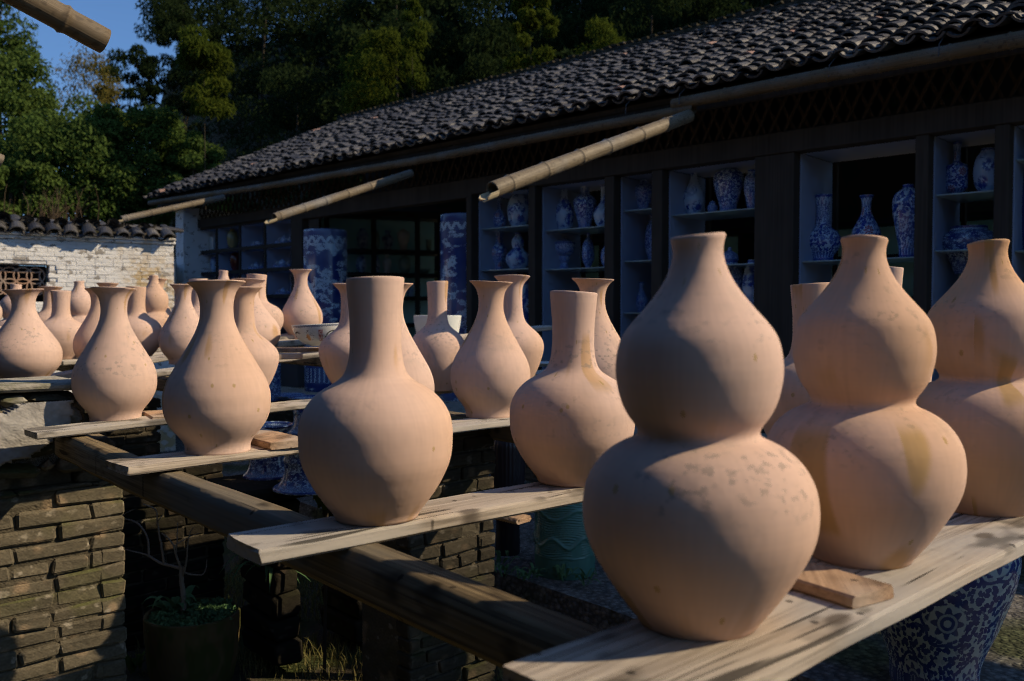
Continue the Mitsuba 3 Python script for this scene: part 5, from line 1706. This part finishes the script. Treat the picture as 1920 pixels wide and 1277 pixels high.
# bare twigs over the wall
tw = thing('bare_shrub', 'bare brown twigs behind the tile cap of the white wall', 'shrub')
q = np.random.default_rng(66)
ps = []
for i in range(70):
    px = q.uniform(-20, 165)
    y = q.uniform(15.5, 17.5)
    b = at_y(px, 470, y)
    top_ = at_y(px + q.normal(0, 40), q.uniform(345, 415), y + q.normal(0, 0.4))
    ps.append(tube(curve([b, (b + top_) / 2 + q.normal(0, 0.12, 3), top_], 7), np.linspace(0.014, 0.004, 7), 4))
put('twigs', cat(ps), 'dry_twig', tw)
labels[list(scene)[-1]] = {'kind': 'stuff'}

# forest on the shaded slope
q = np.random.default_rng(90)
spots = []
for row, (y0, n_) in enumerate(((22.5, 12), (26, 13), (30.5, 13), (36, 13), (43, 12))):
    for i in range(n_):
        px = 330 + (1720 - 330) * (i + q.uniform(0.1, 0.9)) / n_
        spots.append((px, y0 + q.uniform(-1.5, 1.5), row))
for i, (px, y, row) in enumerate(spots):
    b = at_px(px, y)
    D_ = b[0] * BC + b[1] * BS
    if D_ < DR + 3.5:
        continue
    bam = (i % 3) != 0
    h = q.uniform(6.5, 9.5)
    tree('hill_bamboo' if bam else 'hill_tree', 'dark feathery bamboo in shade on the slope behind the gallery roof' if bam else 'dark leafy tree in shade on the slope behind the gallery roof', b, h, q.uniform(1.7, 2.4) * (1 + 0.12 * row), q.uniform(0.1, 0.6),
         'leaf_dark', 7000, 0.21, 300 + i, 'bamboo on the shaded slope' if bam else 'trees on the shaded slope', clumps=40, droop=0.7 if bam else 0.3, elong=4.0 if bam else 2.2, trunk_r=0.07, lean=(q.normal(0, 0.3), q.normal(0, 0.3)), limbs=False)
# brighter clumps caught by the sun
tree_px('bamboo_clump', 'bright yellow-green bamboo top high on the dark slope at left', 388, 42, 19, 42, 230, 'leaf_bamboo', 4000, 0.2, 210, clumps=24, droop=0.7, elong=4.5, trunk_r=0.02, limbs=False, feather=2.0)
tree_px('bamboo_clump', 'dim round bamboo clump in the middle of the dark slope', 722, 60, 20, 62, 250, 'leaf_bamboo', 6500, 0.17, 211, clumps=40, droop=0.7, elong=4.5, trunk_r=0.02, limbs=False, feather=2.0)
tree_px('bamboo_clump', 'tall bright bamboo column right of the middle of the slope', 995, -40, 19.5, 46, 240, 'leaf_bamboo', 5500, 0.18, 212, clumps=40, droop=0.7, elong=4, trunk_r=0.025, limbs=False)
tree_px('bamboo_clump', 'bright rounded bamboo crown just above the ridge', 1130, 48, 18, 50, 230, 'leaf_bamboo', 4500, 0.15, 213, clumps=30, droop=0.7, elong=4.5, trunk_r=0.02, limbs=False, feather=2.0)
tree_px('bamboo_clump', 'small bright bamboo tip at the top edge', 775, -10, 19, 26, 200, 'leaf_bamboo', 1500, 0.18, 214, clumps=14, droop=0.7, elong=4.5, trunk_r=0.02, limbs=False, feather=2.0)

# pot with a bare little tree
Z_P = -0.13
pp_ = at_z(361, 1149, Z_P)
rp = 92 * pp_[1] / F / math.sqrt(1 + ((361 - CX) / F) ** 2)
pt = thing('plant_pot', 'round mossy earthen pot with green ground cover standing at the lower left', 'pot')
def pot_fn(p, n, uv):
    c = mix((0.075, 0.048, 0.022), (0.11, 0.08, 0.035), fbm(p.x * 9, p.y * 9, p.z * 9, 3))
    return mix(c, mi.Color3f(0.05, 0.055, 0.014), smoothstep(0.4, 0.62, fbm(p.x * 14, p.y * 14, p.z * 6, 3)))


mat('pot_clay', bump(prin(proc(pot_fn), 0.9, 0.2), rough_bump))
mesh, uv = lathe(vessel([(rp * .80, 0), (rp * .86, .04), (rp * .95, .16), (rp * .98, .27), (rp * 1.0, .295), (rp * 1.0, Z_P - Z_G)], 40, 0.02, 0.07), seg=72, wob=0.008, seed=6)
put('body', mesh, 'pot_clay', pt, uv=uv, to_world=T().translate([float(pp_[0]), float(pp_[1]), Z_G]))
mesh, uv = lathe([(0.0005, 0.275), (rp * .5, 0.28), (rp * .93, 0.27)], seg=40)
put('earth', mesh, 'soil', pt, to_world=T().translate([float(pp_[0]), float(pp_[1]), Z_G]))
q = np.random.default_rng(14)
aa, rr_ = q.uniform(0, 2 * PI, 170), rp * 0.88 * np.sqrt(q.uniform(0, 1, 170))
cen = np.stack([pp_[0] + rr_ * np.cos(aa), pp_[1] + rr_ * np.sin(aa), np.full(170, Z_P - 0.035) + 0.035 * q.random(170)], 1)
v, f = leaves(q, cen, np.full((170, 1), 0.035) * [1, 1, 0.8], 5200, 0.026, -0.2, 1.3)
gc = put('ground_cover', (v, f), 'leaf_pot', pt)
labels[gc] = {'kind': 'stuff'}


def big_leaf(base, az, length, width, rise, curl, n=8):
    t = np.linspace(0, 1, n)
    dx, dy = math.cos(az), math.sin(az)
    z = rise * length * np.sin(t * PI * 0.5 * (1 + curl)) 
    cx_ = np.stack([base[0] + dx * length * t, base[1] + dy * length * t, base[2] + z], 1)
    w = width * np.sin(PI * (0.08 + 0.92 * t) ** 0.8) * 0.5
    sx = np.array([-dy, dx, 0])
    v = np.vstack([cx_ + sx * w[:, None] + [0, 0, 0.003], cx_, cx_ - sx * w[:, None] + [0, 0, 0.003]])
    f = []
    for i in range(n - 1):
        f += [[i, i + 1, n + i + 1, n + i], [n + i, n + i + 1, 2 * n + i + 1, 2 * n + i]]
    return v, np.array(f)


for i in range(13):
    b = np.array([pp_[0] - rp * 0.45 + q.normal(0, 0.02), pp_[1] + rp * 0.2 + q.normal(0, 0.02), Z_P - 0.03])
    put('leaf', big_leaf(b, q.uniform(0, 2 * PI), q.uniform(0.10, 0.19), 0.05, q.uniform(0.3, 0.9), 0.5), 'leaf_pot', pt, smooth=True)
# its little tree
tr_ = thing('bonsai_tree', 'small leafless tree with twisted grey branches growing in the mossy pot', 'tree')
yb = pp_[1] + 0.02
def tp(px, py, dy=0.0):
    return at_y(px, py, yb + dy)


def branch(pts, r0, r1, n=14):
    c = curve(np.array(pts), n)
    c = c + 0.003 * (meshkit.noise(c * 60)[:, None] - 0.5)
    return tube(c, np.linspace(r0, r1, n) * 1.1, 8)


trunk = [tp(343, 1160), tp(344, 1120), tp(340, 1085), tp(341, 1062)]
put('trunk', branch(trunk, 0.016, 0.011), 'twig', tr_, smooth=True)
for pts, a_r, b_r in (([tp(341, 1066), tp(325, 1062, .03), tp(308, 1058, .05), tp(279, 1042, .08)], .009, .006), ([tp(279, 1042, .08), tp(277, 1010, .09), tp(270, 995, .1), tp(252, 978, .12), tp(225, 972, .14)], .006, .003),
                      ([tp(308, 1056, .05), tp(302, 1020, .04), tp(296, 985, .03), tp(294, 960, .02), tp(268, 945, .0)], .007, .003), ([tp(294, 985, .03), tp(300, 972), tp(305, 966)], .004, .002),
                      ([tp(279, 1042, .08), tp(255, 1035, .1), tp(232, 1030, .12)], .005, .002), ([tp(341, 1066), tp(330, 1040, -.03), tp(326, 1025, -.05), tp(316, 1010, -.06), tp(303, 1000, -.07)], .007, .003),
                      ([tp(330, 1040, -.03), tp(332, 1010, -.04), tp(333, 980, -.05)], .004, .002), ([tp(342, 1080), tp(350, 1050, -.04), tp(352, 1020, -.06), tp(356, 1000, -.07), tp(362, 990, -.08)], .006, .002),
                      ([tp(342, 1070), tp(362, 1078, .03), tp(378, 1078, .05), tp(388, 1048, .06)], .005, .002), ([tp(326, 1025, -.05), tp(345, 1012, -.04), tp(372, 1000, -.03)], .003, .0015), ([tp(225, 972, .14), tp(240, 960, .14), tp(252, 955, .14)], .003, .0015)):
    put('branch', branch(pts, a_r, b_r), 'twig', tr_, smooth=True)

# spiky-leaved plant and weeds
def leafy(name, label, base, n, ln, wd, rise, curl, bsdf, seed, group=None):
    q = np.random.default_rng(seed)
    k = thing(name, label, 'plant', group)
    for i in range(n):
        b = np.array(base) + np.array([q.normal(0, 0.02), q.normal(0, 0.02), q.uniform(0, 0.05)])
        put('leaf', big_leaf(b, q.uniform(0, 2 * PI), ln * q.uniform(0.6, 1.2), wd * q.uniform(0.7, 1.2), rise * q.uniform(0.5, 1.2), curl * q.uniform(0.7, 1.2)), bsdf, k, smooth=True)
    return k


p = at_z(512, 1090, -0.05)
leafy('spiky_plant', 'dark plant with long drooping leaves under the splintered plank', p, 22, 0.26, 0.03, 0.5, 0.95, 'leaf_pot', 71)
put('stem', tube([[p[0], p[1], Z_G], [p[0], p[1], -0.03]], 0.014, 7), 'bark', 'spiky_plant')
p = at_z(606, 955, 0.42)
leafy('leafy_plant', 'leafy green plant beside the dragon beaker vase', p, 20, 0.17, 0.055, 0.9, 0.7, 'leaf_mid', 72)
put('stem', tube([[p[0], p[1], Z_G], [p[0] + 0.02, p[1], 0.44]], 0.010, 7), 'bark', 'leafy_plant')
for i, (px, py) in enumerate(((905, 1075), (945, 1085), (985, 1095), (1010, 1088), (1055, 1093), (1100, 1100), (935, 1060))):
    p = at_z(px, py, Z_T + 0.004)
    leafy('weed', f'low green weed on the terrace edge, {["first", "second", "third", "fourth", "fifth", "sixth", "seventh"][(905, 935, 945, 985, 1010, 1055, 1100).index(px)]} from the left', p, 9, 0.09, 0.022, 0.8, 0.6, 'leaf_pot', 80 + i, 'weeds on the terrace edge')
p = at_z(250, 1262, Z_G)
leafy('weed', 'small yellowish weed at the foot of the brick pillar', p, 12, 0.12, 0.03, 1.0, 0.5, 'leaf_mid', 95)

# grass: one mass of blades
q = np.random.default_rng(55)
N = 26000
gx_ = q.uniform(-2.2, 1.6, N)
gy_ = q.uniform(3.8, 8.4, N)
P = np.stack([gx_, gy_], 1)
side = (P - e0[:2]) @ nu[:2]
dens = meshkit.fbm(np.stack([gx_ * 2.2, gy_ * 2.2, gx_ * 0], 1), 3)
ok = (side < -0.03) & (dens > 0.33) & (np.hypot(gx_ - pp_[0], gy_ - pp_[1]) > rp * 0.98) & ~(((P - pc[:2]) @ MOUT[:2] < 0.02) & ((P - pc[:2]) @ uu[:2] < 0.02))
P = P[ok]
n_ = len(P)
hh = q.uniform(0.03, 0.11, n_) * (0.5 + dens[ok])
az_ = q.uniform(0, 2 * PI, n_)
ln = q.uniform(0.1, 1.1, n_)[:, None] * hh[:, None] * np.stack([np.cos(az_), np.sin(az_)], 1)
sd_ = np.stack([-np.sin(az_), np.cos(az_)], 1) * 0.0034
z0 = np.full((n_, 1), Z_G - 0.004)
v = np.stack([np.hstack([P + sd_, z0]), np.hstack([P - sd_, z0]), np.hstack([P + ln * 0.45 + sd_ * 0.7, z0 + hh[:, None] * 0.65]), np.hstack([P + ln * 0.45 - sd_ * 0.7, z0 + hh[:, None] * 0.65]), np.hstack([P + ln, z0 + hh[:, None]])], 1).reshape(-1, 3)
i = np.arange(n_)[:, None] * 5
leaf_bsdf('grass_blade', (0.09, 0.12, 0.03), (0.24, 0.19, 0.09), 0.4)
k = put('grass', (v, np.vstack([i + [[0, 1, 3]], i + [[0, 3, 2]], i + [[2, 3, 4]]])), 'grass_blade')
labels[k] = {'kind': 'stuff', 'label': 'dry dark grass under the drying rack'}
